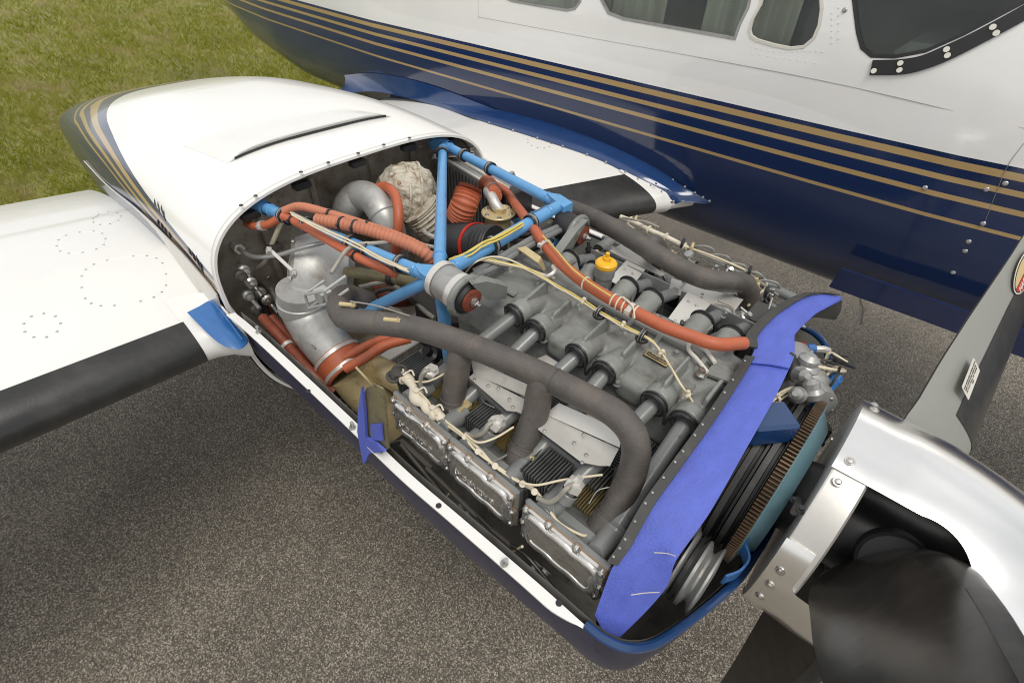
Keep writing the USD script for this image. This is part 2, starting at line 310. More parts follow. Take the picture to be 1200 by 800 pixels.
gx = lambda y: e0[0]+(e1[0]-e0[0])*(y-e0[1])/(e1[1]-e0[1])
single('apron', (np.array([[gx(-200), -200, -Z0], [200, -200, -Z0], [200, 200, -Z0], [gx(200), 200, -Z0]]), np.array([[0, 1, 2, 3]])), 'asphalt', kind='structure', smooth=False)
single('ground', (np.array([[-260, -260, -Z0-.012], [260, -260, -Z0-.012], [260, 260, -Z0-.012], [-260, 260, -Z0-.012]]), np.array([[0, 1, 2, 3]])), 'soil', kind='structure', smooth=False)
cr = spline(A([P(px, py, z=-Z0+.003) for px, py in [(982, 318), (990, 334), (1002, 344), (1010, 352), (1012, 366), (1008, 380)]]), 4); cr = cr+(meshkit.noise(cr*23, 7)-.5)[:, None]*A([.03, .03, 0])
single('apron_crack', strip(cr-A([.006, 0, 0]), cr+A([.006, 0, 0]), .002, (0, 0, 1)), 'soot', kind='structure', smooth=False)
def make_lawn():
    rng = np.random.RandomState(3); V = []; n = 330000
    # spread over the part of the lawn within reach, thinning with distance
    r = rng.rand(n); d = 2.2*np.exp(r*math.log(34/2.2)); az = rng.rand(n)*math.radians(112)+math.radians(80)
    x = CAM[0]+d*np.cos(az)*1.0; y = CAM[1]+d*np.sin(az)
    k = x < gx(y)-0.02+0.05*rng.randn(n); x, y, d = x[k], y[k], d[k]; n = len(x)
    pn = meshkit.fbm(np.stack([x*0.55, y*0.55, 0*x], 1), 3, 5)
    h = (0.04+0.05*rng.rand(n))*(0.5+1.1*pn); w = 0.003+0.0013*d*(0.6+0.6*rng.rand(n))
    a = rng.rand(n)*2*np.pi; b = rng.rand(n)*2*np.pi; lean = h*(0.6+1.2*rng.rand(n))
    base = np.stack([x, y, np.full(n, -Z0-0.004)], 1); s = np.stack([np.cos(a)*w/2, np.sin(a)*w/2, 0*a], 1)
    tip = base+np.stack([np.cos(b)*lean, np.sin(b)*lean, h], 1)
    v = np.stack([base-s, base+s, tip], 1).reshape(-1, 3); f = np.arange(3*n).reshape(-1, 3)
    m = usdkit.material(stage, '/World/Looks/grass_blades', {
        'g': ('geometry', {}), 'n': ('noise_texture', {'scale': 0.9, 'detail': 5.0, 'roughness': 0.65}),
        'mp': ('mapping', {'scale': (0.55, 1.5, 1.0), 'rotation': (0, 0, 0.35)}),
        'r': ('rgb_ramp', {'ramp': [(0.28, (0.28, 0.31, 0.03)), (0.45, (0.43, 0.43, 0.05)), (0.56, (0.54, 0.50, 0.11)), (0.62, (0.68, 0.53, 0.25)), (0.70, (0.78, 0.62, 0.34))]}),
        'i': ('rgb_ramp', {'ramp': [(0.0, (0.5, 0.52, 0.5)), (1.0, (1.5, 1.45, 1.35))]}), 'm': ('mix_color', {'blend_type': 'multiply', 'fac': 1.0}),
        'd': ('diffuse_bsdf', {}), 't': ('translucent_bsdf', {}), 'x': ('mix_closure', {'fac': 0.4})},
        [('g.position', 'mp.vector'), ('mp.vector', 'n.vector'), ('n.fac', 'r.fac'), ('g.random_per_island', 'i.fac'), ('r.color', 'm.a'), ('i.color', 'm.b'), ('m.result', 'd.color'), ('m.result', 't.color'),
         ('d.BSDF', 'x.closure1'), ('t.BSDF', 'x.closure2')], surface='x.closure')
    single('lawn', trimesh.Trimesh(v, f, process=False), m, 'rough green grass with straw coloured dry patches behind the aeroplane', 'grass', 'stuff', smooth=False)
make_lawn()

M['navy_lip'] = mat('dark_blue_paint', (0.012, 0.045, 0.14), 0.25, var=0.1, coat=0.4)
M['fillet_blue'] = mat('deep_blue_paint', (0.014, 0.046, 0.15), 0.18, var=0.08, coat=0.5)
M['cowl_navy'] = mat('satin_navy_paint', (0.022, 0.022, 0.045), 0.38, var=0.1, coat=0.0, spec=0.35)
# ================================================================== AIRPLANE
plane = Thing('airplane', 'white twin engined light aircraft with navy lower body, gold stripes and one engine cowling removed', 'airplane', (-1.5, 1.87, -Z0))
def superell(t, p):
    c, s = np.cos(t), np.sin(t); return np.sign(c)*np.abs(c)**(2/p), np.sign(s)*np.abs(s)**(2/p)
# --- fuselage
FX = A([-9, -7, -5.5, -4.8, -4.0, -2.5, 0, .4, 1.0, 1.8, 2.6, 2.9])
FW = A([.12, .26, .42, .52, .62, .72, .72, .71, .64, .50, .26, .05]); FB = A([.5, .30, .02, -.24, -.35, -.37, -.40, -.40, -.37, -.28, -.08, .1]); FT = A([.85, 1.0, 1.1, 1.15, 1.2, 1.22, 1.22, 1.15, .86, .62, .42, .25])
YC = 1.87; NF = 2.5
def fus(x): return np.interp(x, FX, FW), np.interp(x, FX, FB), np.interp(x, FX, FT)
def f_fus(p, s=0.0):
    w, b, t = fus(p[:, 0]); zc = b+(t-b)*0.47; hh = np.where(p[:, 2] > zc, t-zc, zc-b)
    return np.abs((p[:, 1]-YC)/(w-s))**NF+np.abs((p[:, 2]-zc)/(hh-s))**NF-1
def fus_mesh(s, x0=-9.0, x1=2.9, n=72):
    t = np.arange(96)/96*2*np.pi; S = []
    for x in np.linspace(x0, x1, n):
        w, b, tp = fus(x); zc = b+(tp-b)*0.47; c, q = superell(t, NF)
        S.append(np.stack([0*t+x, YC+(w-s)*c, zc+np.where(q > 0, tp-zc-s, zc-b-s)*q], 1))
    m = loft(S, True, True, True); trimesh.repair.fix_normals(m); return m
HF = lambda px, py: hit(f_fus, px, py, 1.0, 12)
stripe_px = [(108.5, None), (113.5, 120.5), (129, 134.5), (146, 151), (168, 171.5)]
zs = [HF(800, a)[2]+Z0 for a in (108.5, 113.5, 120.5, 129, 134.5, 146, 151, 168, 171.5)]
ztop, g = zs[0], zs[1:]
zlo, zhi = 0.9, 2.3
def pos(z): return (z-zlo)/(zhi-zlo)
NV, GD, WH = (0.0095, 0.021, 0.066), (0.42, 0.29, 0.135), (0.83, 0.825, 0.80)
stops = [(0.0, NV), (pos(g[7]), GD), (pos(g[6]), NV), (pos(g[5]), GD), (pos(g[4]), NV), (pos(g[3]), GD), (pos(g[2]), NV), (pos(g[1]), GD), (pos(g[0]), NV), (pos(ztop), WH)]
# fine ramp: several short ones would blur, so the band edges are made with thresholds
def striped(name, edges, height_node, links0, nodes0, rough=0.13):
    nodes = dict(nodes0); links = list(links0); cur = None
    for i, (z, col) in enumerate(edges):
        if i == 0: nodes['c0'] = ('color', {'value': col}); cur = 'c0.color'; continue
        nodes[f't{i}'] = ('math', {'math_type': 'greater_than', 'value2': z}); nodes[f'm{i}'] = ('mix_color', {'b': col})
        links += [(height_node, f't{i}.value1'), (f't{i}.value', f'm{i}.fac'), (cur, f'm{i}.a')]; cur = f'm{i}.result'
    nodes['n'] = ('noise_texture', {'scale': 2.0, 'detail': 5.0}); nodes['nr'] = ('rgb_ramp', {'ramp': [(0.3, (0.95, 0.95, 0.95)), (0.7, (1.03, 1.03, 1.03))]})
    nodes['mm'] = ('mix_color', {'blend_type': 'multiply', 'fac': 1.0}); nodes['p'] = ('principled_bsdf', {'roughness': rough, 'coat_weight': 0.5, 'coat_roughness': 0.06})
    nodes['bn'] = ('noise_texture', {'scale': 3.5, 'detail': 2.0}); nodes['b'] = ('bump', {'strength': 0.12, 'distance': 0.01})
    links += [('g.position', 'n.vector'), ('n.fac', 'nr.fac'), (cur, 'mm.a'), ('nr.color', 'mm.b'), ('mm.result', 'p.base_color'), ('g.position', 'bn.vector'), ('bn.fac', 'b.height'), ('b.normal', 'p.normal')]
    return usdkit.material(stage, '/World/Looks/'+name, nodes, links, surface='p.BSDF')
M['fuselage'] = striped('fuselage_paint', [(0, NV), (g[7], GD), (g[6], NV), (g[5], GD), (g[4], NV), (g[3], GD), (g[2], NV), (g[1], GD), (g[0], NV), (ztop, WH)], 's.z', [('g.position', 's.vector')], {'g': ('geometry', {}), 's': ('separate_xyz', {})})
# window outlines in the photograph, carried to the body's surface
win_px = [[(585, -40), (586, -3), (600, 3), (640, 10), (664, 14), (674, 12), (681, 3), (686, -40)],
          [(700, -60), (703, 0), (712, 17), (730, 24), (862, 47.5), (868, 30), (878, 10), (896, -60)],
          [(878, 44), (876, 36), (880, 22), (889, 6), (905, -60), (962, -60), (965, 10), (962, 30), (955, 46), (942, 57), (925, 59), (905, 55), (885, 49)],
          [(990, -60), (998, 0), (1003, 40), (1008, 58), (1020, 68), (1048, 69), (1085, 62), (1130, 42), (1200, 5), (1260, -60)]]
outer = man(fus_mesh(0.0)); inner = man(fus_mesh(0.03)); lining = man(fus_mesh(0.034)) - man(fus_mesh(0.05))
shell = outer-inner; prisms = []
for w in win_px:
    q = [HF(*p) for p in w]; poly = sg.Polygon([(p[0], p[2]) for p in q]).buffer(0.012).buffer(-0.012)
    prisms.append((poly, np.mean([p[1] for p in q])))
def prism(poly, grow=0.0):
    p = poly.buffer(grow); m = trimesh.creation.extrude_polygon(p, 1.0, engine='earcut'); v = np.asarray(m.vertices)
    m = trimesh.Trimesh(np.stack([v[:, 0], 0.9+v[:, 2]*0.7, v[:, 1]], 1), m.faces); trimesh.repair.fix_normals(m); return man(m)
for poly, _ in prisms: shell = shell-prism(poly); lining = lining-prism(poly, 0.004)
front = man(trimesh.creation.box(bounds=[[-2.6, .9, -.1], [.9, 3, 1.3]]))
fz = plane.part('fuselage', shell, 'fuselage', smooth=40)
plane.part('cabin_lining', lining ^ front, 'cabin', smooth=40)
thin = man(fus_mesh(0.008))-man(fus_mesh(0.013))
labs = ['rearmost cabin window with a pale curtain behind it', 'long cabin window with pale curtains', 'small storm window ahead of the long window', 'windscreen above a black riveted strip']
for i, (poly, _) in enumerate(prisms):
    pane = thin ^ prism(poly, -0.002)
    wpath = plane.part('window', pane, 'glass', label=labs[i], smooth=40)
    rim = (man(fus_mesh(-0.0015))-man(fus_mesh(0.014))) ^ (prism(poly, -0.0005)-prism(poly, -0.009))
    plane.part('window_frame', rim, 'cream' if i == 2 else ('black' if i == 3 else 'alugrey'), parent=wpath, smooth=40)
# curtains and cabin furniture seen through the panes
def curtain(x0, x1, y, z0, z1):
    u = np.linspace(x0, x1, 60); yy = y+0.014*np.sin(u*95+1.3*np.sin(u*17))+0.006*np.sin(u*43)
    return strip(np.stack([u, yy, 0*u+z0], 1), np.stack([u, yy+0.004*np.cos(u*90), 0*u+z1], 1), 0.002)
for (x0, x1, y) in ((-1.42, -0.95, 1.29), (-0.93, -0.70, 1.27), (-0.55, -0.22, 1.30)): plane.part('curtain', curtain(x0, x1, y, 0.40, 0.95), 'curtain')
plane.part('cabin_floor', box((-0.8, YC, 0.02), (3.2, 1.25, 0.02)), 'cabin', smooth=False)
for x in (-0.62, 0.02):
    s = plane.part('seat', tm([box((x, 1.62, 0.34), (0.42, 0.42, 0.12), bev=0.03), box((x-0.22, 1.62, 0.66), (0.11, 0.42, 0.56), bev=0.03)]), 'glare')
plane.part('instrument_shroud', box((0.45, YC, 0.50), (0.75, 1.02, 0.14), bev=0.03), 'glare')
plane.part('control_column', tm([rod((0.28, 1.5, 0.45), (0.6, 1.5, 0.5), 0.015), ring((0.26, 1.5, 0.46), (1, 0, 0.1), 0.12, 0.013)]), 'black')
# black strip under the windscreen with paired rivets
lo = [(1019, 88.5), (1055, 88), (1080, 83), (1110, 72), (1150, 52), (1200, 25), (1250, -5)]; up = [(1023, 71), (1052, 70), (1078, 66), (1105, 55), (1145, 36), (1200, 6), (1250, -25)]
off = lambda p, e=0.003: p+e*unit(CAM-p)
a, b = spline([HF(*p) for p in lo], 6), spline([HF(*p) for p in up], 6)
sp_ = plane.part('windscreen_strip', strip(a+A([0, -.003, .001]), b+A([0, -.003, .001]), 0.005), 'black')
for (px, py) in [(1024, 84), (1054, 83), (1055, 75), (1110, 66), (1109, 59), (1167, 40), (1163, 33)]:
    q = HF(px, py); plane.part('rivet', disc(q+A([0, -.0055, .002]), (0, -0.9, 0.45), 0.0075, 0.003, 12), 'cream', parent=sp_)
# panel joints and screws on the body
def seam(px, r=0.0007, m='alugrey'):
    q = spline([HF(*p) for p in px], 5); plane.part('panel_joint', sweep(q, r, 5), m, parent=fz, kind='stuff')
seam([(560, 20), (700, 46), (800, 64), (960, 94), (1100, 126), (1210, 153)]); seam([(1200, 168), (1180, 196), (1165, 232), (1152, 266)]); seam([(560, -5), (561, 22)])
scr = [(1135, 283), (1131, 294), (1117, 319), (1156, 222), (1178, 215), (1152, 262), (1084, 220), (990, 12), (992, 26), (1000, 71), (1071, 134), (822, 106), (979, 14)]
for (px, py) in scr[:8]: plane.part('screw', screw(HF(px, py), (0, -1, 0.25), 0.007), 'alugrey', parent=fz)
rv = [HF(px, py) for px, py in [(880+7*i, 54+0.8*i+3*math.sin(i*.4)) for i in range(13)]+[(975, 50-7*i) for i in range(6)]+[(983, 45-9*i) for i in range(5)]+[(882+9*i, 63+i*1.3) for i in range(9)]+[(640+9*i, 28+1.9*i) for i in range(24)]]
plane.part('rivet_row', tm([disc(q, (0, -1, 0.3), 0.0022, 0.0008, 8) for q in rv]), 'white', parent=fz, kind='stuff')

# --- nacelle
NX = A([-0.91, -1.3, -1.9, -2.5, -3.0, -3.35, -3.55, -3.68]); NW = A([.512, .512, .495, .455, .41, .365, .33, .30])
NT = A([.315, .335, .30, .205, .09, -.02, -.10, -.165]); NB = A([-.50, -.50, -.47, -.42, -.36, -.30, -.24, -.195])
from scipy.interpolate import PchipInterpolator as PC
nw, nt, nb = PC(NX[::-1], NW[::-1]), PC(NX[::-1], NT[::-1]), PC(NX[::-1], NB[::-1])
def nac_zm(x): return nb(x)+(nt(x)-nb(x))*0.66
def f_nac(p):
    x = np.clip(p[:, 0], -3.68, -0.91); w, t, b = nw(x), nt(x), nb(x); zm = nac_zm(x); hh = np.where(p[:, 2] > zm, t-zm, zm-b)
    f = np.abs(p[:, 1]/w)**3.1+np.abs((p[:, 2]-zm)/hh)**3.1-1
    return np.where((p[:, 0] > -0.9) | (p[:, 0] < -3.68), 1.0, f)
def nac_sec(x, s=0.0, n=88):
    t = (np.arange(n)+0.5)/n*2*np.pi; c, q = superell(t, 3.1); w, tp, b = float(nw(x)), float(nt(x)), float(nb(x)); zm = float(nac_zm(x))
    return np.stack([0*t+x, (w-s)*c, zm+np.where(q > 0, tp-zm-s, zm-b-s)*q], 1)
HN = lambda px, py: hit(f_nac, px, py, 0.8, 6)
# the white top ends in a line that sweeps down the outboard side: fit it from the photograph
ed = A([HN(*p) for p in [(160, 106), (138, 120), (131, 140), (133, 160), (143, 188), (170, 225), (205, 268), (238, 310)]])
cf = np.polyfit(ed[:, 0], ed[:, 2], 2); XM = float(ed[:, 0].min())
ends = A([HN(*p) for p in [(118, 160), (128, 190), (150, 222)]]); wid = np.mean(np.polyval(cf, ends[:, 0])-ends[:, 2])
wid = float(np.clip(wid, 0.078, 0.078)); print('nacelle stripe', cf, wid, ed.round(2).tolist())
def nac_mat():
    c2, c1, c0 = map(float, cf); e = [0.0, -0.10, -0.32, -0.40, -0.60, -0.68, -0.90, -1.0]
    ed_ = sorted([(wid*v, col) for v, col in zip(e, (WH, NV, GD, NV, GD, NV, GD, NV))])   # placeholder order, see below
    lev = [(-9, NV), (-wid*1.0, GD), (-wid*0.90, NV), (-wid*0.72, GD), (-wid*0.58, NV), (-wid*0.42, GD), (-wid*0.24, NV), (-wid*0.02, WH)]
    return striped('nacelle_paint', lev, 'd.value', [('g.position', 's.vector'), ('s.x', 'xm.value1'), ('xm.value', 'a.value1'), ('a.value', 'b2.value1'), ('xm.value', 'b2.value2'), ('b2.value', 'c.value1'), ('s.z', 'd.value1'), ('c.value', 'd.value2')],
        {'g': ('geometry', {}), 's': ('separate_xyz', {}), 'xm': ('math', {'math_type': 'maximum', 'value2': XM}), 'a': ('math', {'math_type': 'multiply_add', 'value2': c2, 'value3': c1}), 'b2': ('math', {'math_type': 'multiply'}), 'c': ('math', {'math_type': 'add', 'value2': c0+Z0}), 'd': ('math', {'math_type': 'subtract'})}, rough=0.22)
M['nacelle'] = nac_mat()
xs = np.r_[np.linspace(-0.925, -3.3, 40), np.linspace(-3.33, -3.68, 14)]
nc = plane.part('nacelle', loft([nac_sec(x) for x in xs], True, False, True), 'nacelle', smooth=45)
# rim lip round the opening, set back a little, and the inside of the skin down to the firewall
lip = [nac_sec(-0.925, 0.0), nac_sec(-0.925, 0.003), nac_sec(-0.912, 0.003), nac_sec(-0.912, 0.010), nac_sec(-0.96, 0.012)]
up_only = lambda secs: [s[[i for i in range(len(s)) if True]] for s in secs]
nl = plane.part('opening_lip', loft(up_only(lip), True), 'white', parent=nc, smooth=30)
fw = plane.part('firewall', loft([nac_sec(-0.958, 0.018), nac_sec(-1.0, 0.02), nac_sec(-1.035, 0.03), nac_sec(-1.05, 0.06)], True, False, True), 'firewall', smooth=60)
rng = np.random.RandomState(5)
clip_px = [(291, 247), (352, 212), (418, 186), (478, 168), (533, 160)]
for px, py in clip_px:
    q = P(px, py, x=-0.945); plane.part('cowl_latch', box(q+A([0, 0, -0.012]), (0.03, 0.05, 0.02), bev=0.004), 'black', parent=nc)
for px, py in [(283, 242), (353, 203), (420, 181), (480, 163), (300, 231), (385, 192), (450, 171)]:
    q = P(px, py, x=-0.912); plane.part('screw', screw(q+A([0.0, 0, 0.003]), (0.1, 0, 1), 0.0055), 'soot', parent=nl)
fwp = []
for i in range(46):
    y, z = rng.uniform(-.42, .42), rng.uniform(-.2, .25); fwp.append(disc((-1.048, y, z), (1, 0, 0), 0.005, 0.003, 8))
plane.part('rivet_row', tm(fwp), 'steel', parent=fw, kind='stuff')
# stiffening ribs pressed into the firewall
for y in (-.30, -.12, .1, .27): plane.part('stiffener', box((-1.044, y, 0.02), (0.02, 0.02, 0.44), bev=0.006), 'firewall', parent=fw)
lows = [[q for q in nac_sec(x, -.003) if q[2] < .035] for x in np.linspace(-.93, -1.25, 6)]; kmin = min(len(l) for l in lows)
plane.part('lower_skin', loft([l[:kmin] for l in lows], False), 'navy', parent=nc, smooth=50)
# raised scoop on top
def nz(x, y):
    w, t = float(nw(x)), float(nt(x)); zm = float(nac_zm(x)); return zm+(t-zm)*max(0, 1-abs(y/w)**3.1)**(1/3.1)
L0, L1 = HN(267, 192), HN(459, 137); B0, B1 = HN(216, 172), HN(402, 127)
rows = []
for k in range(9):
    u = k/8.0; row = []
    for j in range(14):
        v = j/13.0; fr = L0*(1-v)+L1*v; bk = B0*(1-v)+B1*v; p = fr*u+bk*(1-u)
        side = min(v, 1-v)*13/1.2; lift = 0.016*min(1, side)*(u**1.3); p = A([p[0], p[1], nz(p[0], p[1])+0.0015+lift]); row.append(p)
    rows.append(row)
rows = A(rows); und = rows.copy(); und[..., 2] -= 0.003
sc = plane.part('scoop', loft([np.vstack([r, u_[::-1]]) for r, u_ in zip(rows, und)], True, True, True), 'white', parent=nc, smooth=30)
th = np.linspace(0.04, 0.96, 18); md = [L0*(1-t)+L1*t for t in th]
plane.part('scoop_slot', strip([A([p[0]+0.001, p[1], nz(p[0], p[1])+0.002]) for p in md], [A([p[0]+0.001, p[1], nz(p[0], p[1])+0.0085]) for p in md], 0.001), 'black', parent=nc)
# louvre slots in the outboard side
for (x0, y0, x1, y1) in [(181, 233, 184, 245), (185, 236, 188, 249), (189, 240, 192, 253), (192, 246, 194, 259), (185, 257, 187, 265), (189, 261, 192, 270), (193, 266, 196, 275), (198, 271, 201, 280),
                         (220, 289, 225, 300), (225, 294, 230, 307), (230, 299, 235, 314), (235, 307, 239, 321), (231, 317, 234, 326), (236, 323, 240, 333)]:
    a, b = HN(x0, y0), HN(x1, y1); n_ = unit(A([0, -1, .15])); plane.part('louvre', sweep([a, (a*2+b)/3+n_*.0012, (a+2*b)/3+n_*.0012, b], [.0006, .0026, .0026, .0006], 6), 'black', parent=nc)

# --- lower cowl: a trough whose rail and nose lip follow the photograph
rail = A([(-0.85, -.510, .037), (-.75, -.506, .037), (-.54, -.505, .037), (-.30, -.506, .037), (-.12, -.508, .037), (.02, -.503, .037), (.2, -.497, .037), (.283, -.496, .037), (.325, -.492, .034)])
nose = A([(.358, -.474, .024), (.385, -.432, .0), (.408, -.36, -.025), (.43, -.275, -.045), (.445, -.2, -.06), (.452, -.10, -.10), (.454, 0, -.12)])
half = np.vstack([spline(np.vstack([rail, nose]), 6)]); full = np.vstack([half, (half*[1, -1, 1])[::-1][1:]])
def trough(s):
    S = []
    for p in full:
        n_ = unit(A([max(0, p[0]-.25)*2.0, p[1]*1.0, 0])) if abs(p[1]) > 1e-6 else A([1.0, 0, 0])
        p0 = p-n_*s; k = A([min(p[0], .30)-.02-.0*s, 0, -.50+s+max(0, p[0])*0.25]); c = p0+A([0, 0, -.40])+n_*0.035; c[2] = max(c[2], -.47+s)
        t_ = np.linspace(0, np.pi/2, 20)[:, None]; e_ = 2/2.45; cu, su = np.cos(t_)**e_, np.sin(t_)**e_; q_ = k+(p0-k)*cu; q_[:, 2] = p0[2]+(k[2]-p0[2])*su[:, 0]; S.append(q_)
    return A(S)
To, Ti = trough(0.0), trough(0.012)
lc = plane.part('lower_cowl', loft(To, False), 'cowl_navy', smooth=40)
plane.part('inner_skin', loft(Ti, False), 'deep', parent=lc, smooth=40)
nr = len(spline(rail, 6))-2
def flange(sgn):
    e = spline(rail, 6)*[1, sgn, 1]; inn = e+A([0, -sgn*-0.0, 0]); a = e+A([0, sgn*-0.002, .002]); wd = .022*np.clip((np.arange(len(e))[::-1]+1.5)/11, .18, 1); b = e.copy(); b[:, 1] -= sgn*wd; b[:, 2] += .002; b[:, 0] = a[:, 0]-np.clip((.03-wd), 0, 1)*.9
    return strip(a, b, 0.004)
for sgn in (1, -1):
    fl = plane.part('cowl_rail', flange(sgn*1.0), 'white', parent=lc)
    if sgn == 1:
        for px, py, k in [(303, 389, 1), (361, 458, 0), (413, 501, 1), (514, 592, 0), (591, 660, 1), (655, 706, 0)]:
            q = P(px, py, z=0.042)
            plane.part('cowl_fastener' if k else 'fastener_hole', tm([rod(q, q+A([.004, 0, .02]), .004), disc(q, (0, 0, 1), .007, .003)]) if k else disc(q-A([0, 0, .0015]), (0, 0, 1), .0055, .002, 14), 'alugrey' if k else 'black', parent=fl)
# rolled lip of the nose opening
i0 = nr-4; lipn = full[i0:len(full)-i0]
plane.part('nose_lip', sweep(lipn+A([0, 0, .002]), 0.0075, 10), 'navy_lip', parent=lc)
q = [P(845, 683, z=-.03), P(862, 676, z=-.03), P(872, 662, z=-.03), P(868, 645, z=-.02), P(872, 640, z=0.0)]
plane.part('lip_bracket', strip([p for p in spline(q, 4)], [p+A([0, 0, .03]) for p in spline(q, 4)], .004), 'blue_paint', parent=lc)

# --- wings
def airfoil(n=26, k=1.0):
    x = (1-np.cos(np.linspace(0, np.pi, n)))/2; t = k*5*.145*(.2969*np.sqrt(x)-.126*x-.3516*x**2+.2843*x**3-.1036*x**4); c = k*0.025*4*x*(1-x)*np.where(x < .5, 1.15, 1)
    return x, c+t, c-t
def wing_sec(le, chord, y, inc=0.05, x0=0.0, x1=1.0, off=0.0, k=1.0):
    x, u, l = airfoil(60, k); w_ = (x >= x0-1e-9) & (x <= x1+1e-9); x, u, l = x[w_], u[w_], l[w_]
    X = np.r_[x[::-1], x[1:]]; Zs = np.r_[u[::-1], l[1:]]; nx = np.gradient(X); nz_ = np.gradient(Zs); L = np.hypot(nx, nz_)+1e-9
    X = X*chord+off*nz_/L; Zs = Zs*chord-off*nx/L
    return np.stack([le[0]-X*math.cos(inc)+Zs*math.sin(inc)*0, 0*X+y, le[2]+Zs-X*math.sin(inc)], 1)
W0 = P(247, 412, y=-0.60); W1 = P(0, 519, z=W0[2]+0.045)
dy = W1[1]-W0[1]; sl = (W1-W0)/dy
OW = lambda y: W0+sl*(y-W0[1])
chd = lambda y: OW(y)[0]+2.50
ys = np.linspace(-0.49, -3.2, 14)
ow = plane.part('outer_wing', loft([wing_sec(OW(y), chd(y), y) for y in ys], True, True, True), 'white', smooth=50)
yb = np.linspace(-0.615, -3.18, 12)
plane.part('deicing_boot', loft([wing_sec(OW(y), chd(y), y, x1=0.052, off=0.004) for y in yb], False), 'rubber', parent=ow, smooth=60)
AFX, AFU, _ = airfoil(200)
def wtop(x, y):
    le = OW(y); c = chd(y); u = np.clip((le[0]-x)/c, 0, 1); return le[2]+np.interp(u, AFX, AFU)*c-u*c*math.sin(.05)
HW = lambda px, py: hit(lambda p: A([q[2]-wtop(q[0], q[1]) if -3.3 < q[1] < -.45 and q[0] > -2.6 else 1.0 for q in p]), px, py, 1.0, 4.0, 240)
def panel_ring(cx, cy, rx, ry, n, rot=0.0, p=2.0):
    q = []
    for t in np.arange(n)/n*2*np.pi:
        c, s = superell(A([t]), p); X, Y = rx*c[0], ry*s[0]; q.append(HW(cx+X*math.cos(rot)-Y*math.sin(rot), cy+X*math.sin(rot)+Y*math.cos(rot)))
    loopq = np.vstack([q, q[:2]]); ap = plane.part('access_panel', sweep(A(q+[q[0]])+[0, 0, -.0006], 0.0011, 5), 'white', parent=ow)
    for v in q: pass
    plane.part('screw_ring', tm([screw(v+A([0, 0, -.0005]), (0, 0, 1), 0.0034) for v in q]), 'alugrey', parent=ow, kind='stuff')
for k in [(49, 381.5, 22, 14, 9, -.12, 2), (145, 329, 50, 27, 18, -.16, 3), (95, 284, 29, 12, 12, -.15, 2.4), (125, 256, 17, 7, 9, -.15, 2)]: panel_ring(*k)
# fairing strip along the nacelle and the blue root plate
fa = [HW(px, py) for px, py in [(118, 207), (150, 235), (180, 268), (215, 315), (245, 356), (262, 372)]]
fb = [A([p[0], -.50, p[2]+.05]) for p in fa]
plane.part('root_fairing', strip(spline([p+A([0, 0, .003]) for p in fa], 5), spline([A([p[0], -nw(min(p[0], -.91))-.004, p[2]+.075]) for p in fa], 5), .004), 'alu', parent=ow)
pa, pb, pc_ = HW(219, 366), P(262, 370, y=-.525), P(284, 404, y=-.535); pn = unit(np.cross(pb-pa, pc_-pa))
def on_pl(px, py): d = ray(px, py); return CAM+d*(((pa-CAM)@pn)/(d@pn))
ring_ = spline(A([on_pl(*q) for q in [(219, 366), (233, 359), (248, 352), (260, 364), (275, 382), (288, 397), (286, 404), (277, 409), (262, 405), (247, 394), (232, 379), (219, 366)]]), 4)[:-1]
pl = [off(p_, .03) for p_ in ring_]; cpt = off(on_pl(256, 381), .045); V = np.vstack([A(pl), cpt[None]]); n_ = len(pl)
plane.part('root_plate', trimesh.Trimesh(np.vstack([V, V-[0, -.004, .004]]), np.vstack([[[n_, i, (i+1) % n_] for i in range(n_)], [[2*n_+1, n_+1+(i+1) % n_, n_+1+i] for i in range(n_)], [[i, n_+1+i, n_+1+(i+1) % n_] for i in range(n_)], [[i, n_+1+(i+1) % n_, (i+1) % n_] for i in range(n_)]])), 'blue_paint', parent=ow, smooth=50)
plane.part('root_cuff', loft([wing_sec(OW(y)+A([e, 0, 0]), chd(y)+e, y, x1=.11, off=o) for y, e, o in ((-.62, 0.0, .002), (-.585, .004, .003), (-.55, .02, .004), (-.515, .06, .006))], False), 'white', parent=ow, smooth=50)
plane.part('root_bead', tube([P(248, 352, y=-.53), P(265, 372, y=-.533), P(284, 398, y=-.537)], .003, 6), 'blue_paint', parent=ow)
# inner wing
I0 = A([-.80, .49, -.10]); I1 = P(782, 241, y=1.12); 
IW = lambda y: I0+(I1-I0)*(y-.49)/(I1[1]-.49)
ci = lambda y: IW(y)[0]+2.55
yi = np.linspace(.515, 1.6, 12)
iw = plane.part('inner_wing', loft([wing_sec(IW(y), ci(y), y, inc=.012, k=.72) for y in yi], True, True, True), 'white', smooth=50)
yb = np.linspace(.52, 1.075, 8)
plane.part('deicing_boot', loft([wing_sec(IW(y), ci(y), y, inc=.012, k=.72, x1=0.085, off=0.004) for y in yb], False), 'rubber', parent=iw, smooth=60)
def iwtop(x, y):
    le = IW(y); c = ci(y); u = np.clip((le[0]-x)/c, 0, 1); return le[2]+.72*np.interp(u, AFX, AFU)*c-u*c*math.sin(.012)
HI = lambda px, py: hit(lambda p: A([q[2]-iwtop(q[0], q[1]) if .45 < q[1] < 1.6 and IW(q[1])[0] > q[0] > -2.7 else 1.0 for q in p]), px, py, 1.0, 5.0, 240)
for (cx, cy, rx, ry, n) in ((603, 145, 20, 9, 14), (632, 167, 14, 6.5, 11)):
    q = [HI(cx+rx*math.cos(t), cy+ry*math.sin(t)+.25*rx*math.cos(t)*.5) for t in np.arange(n)/n*2*np.pi]
    plane.part('screw_ring', tm([screw(v, (0, 0, 1), .0038) for v in q]), 'alugrey', parent=iw, kind='stuff')
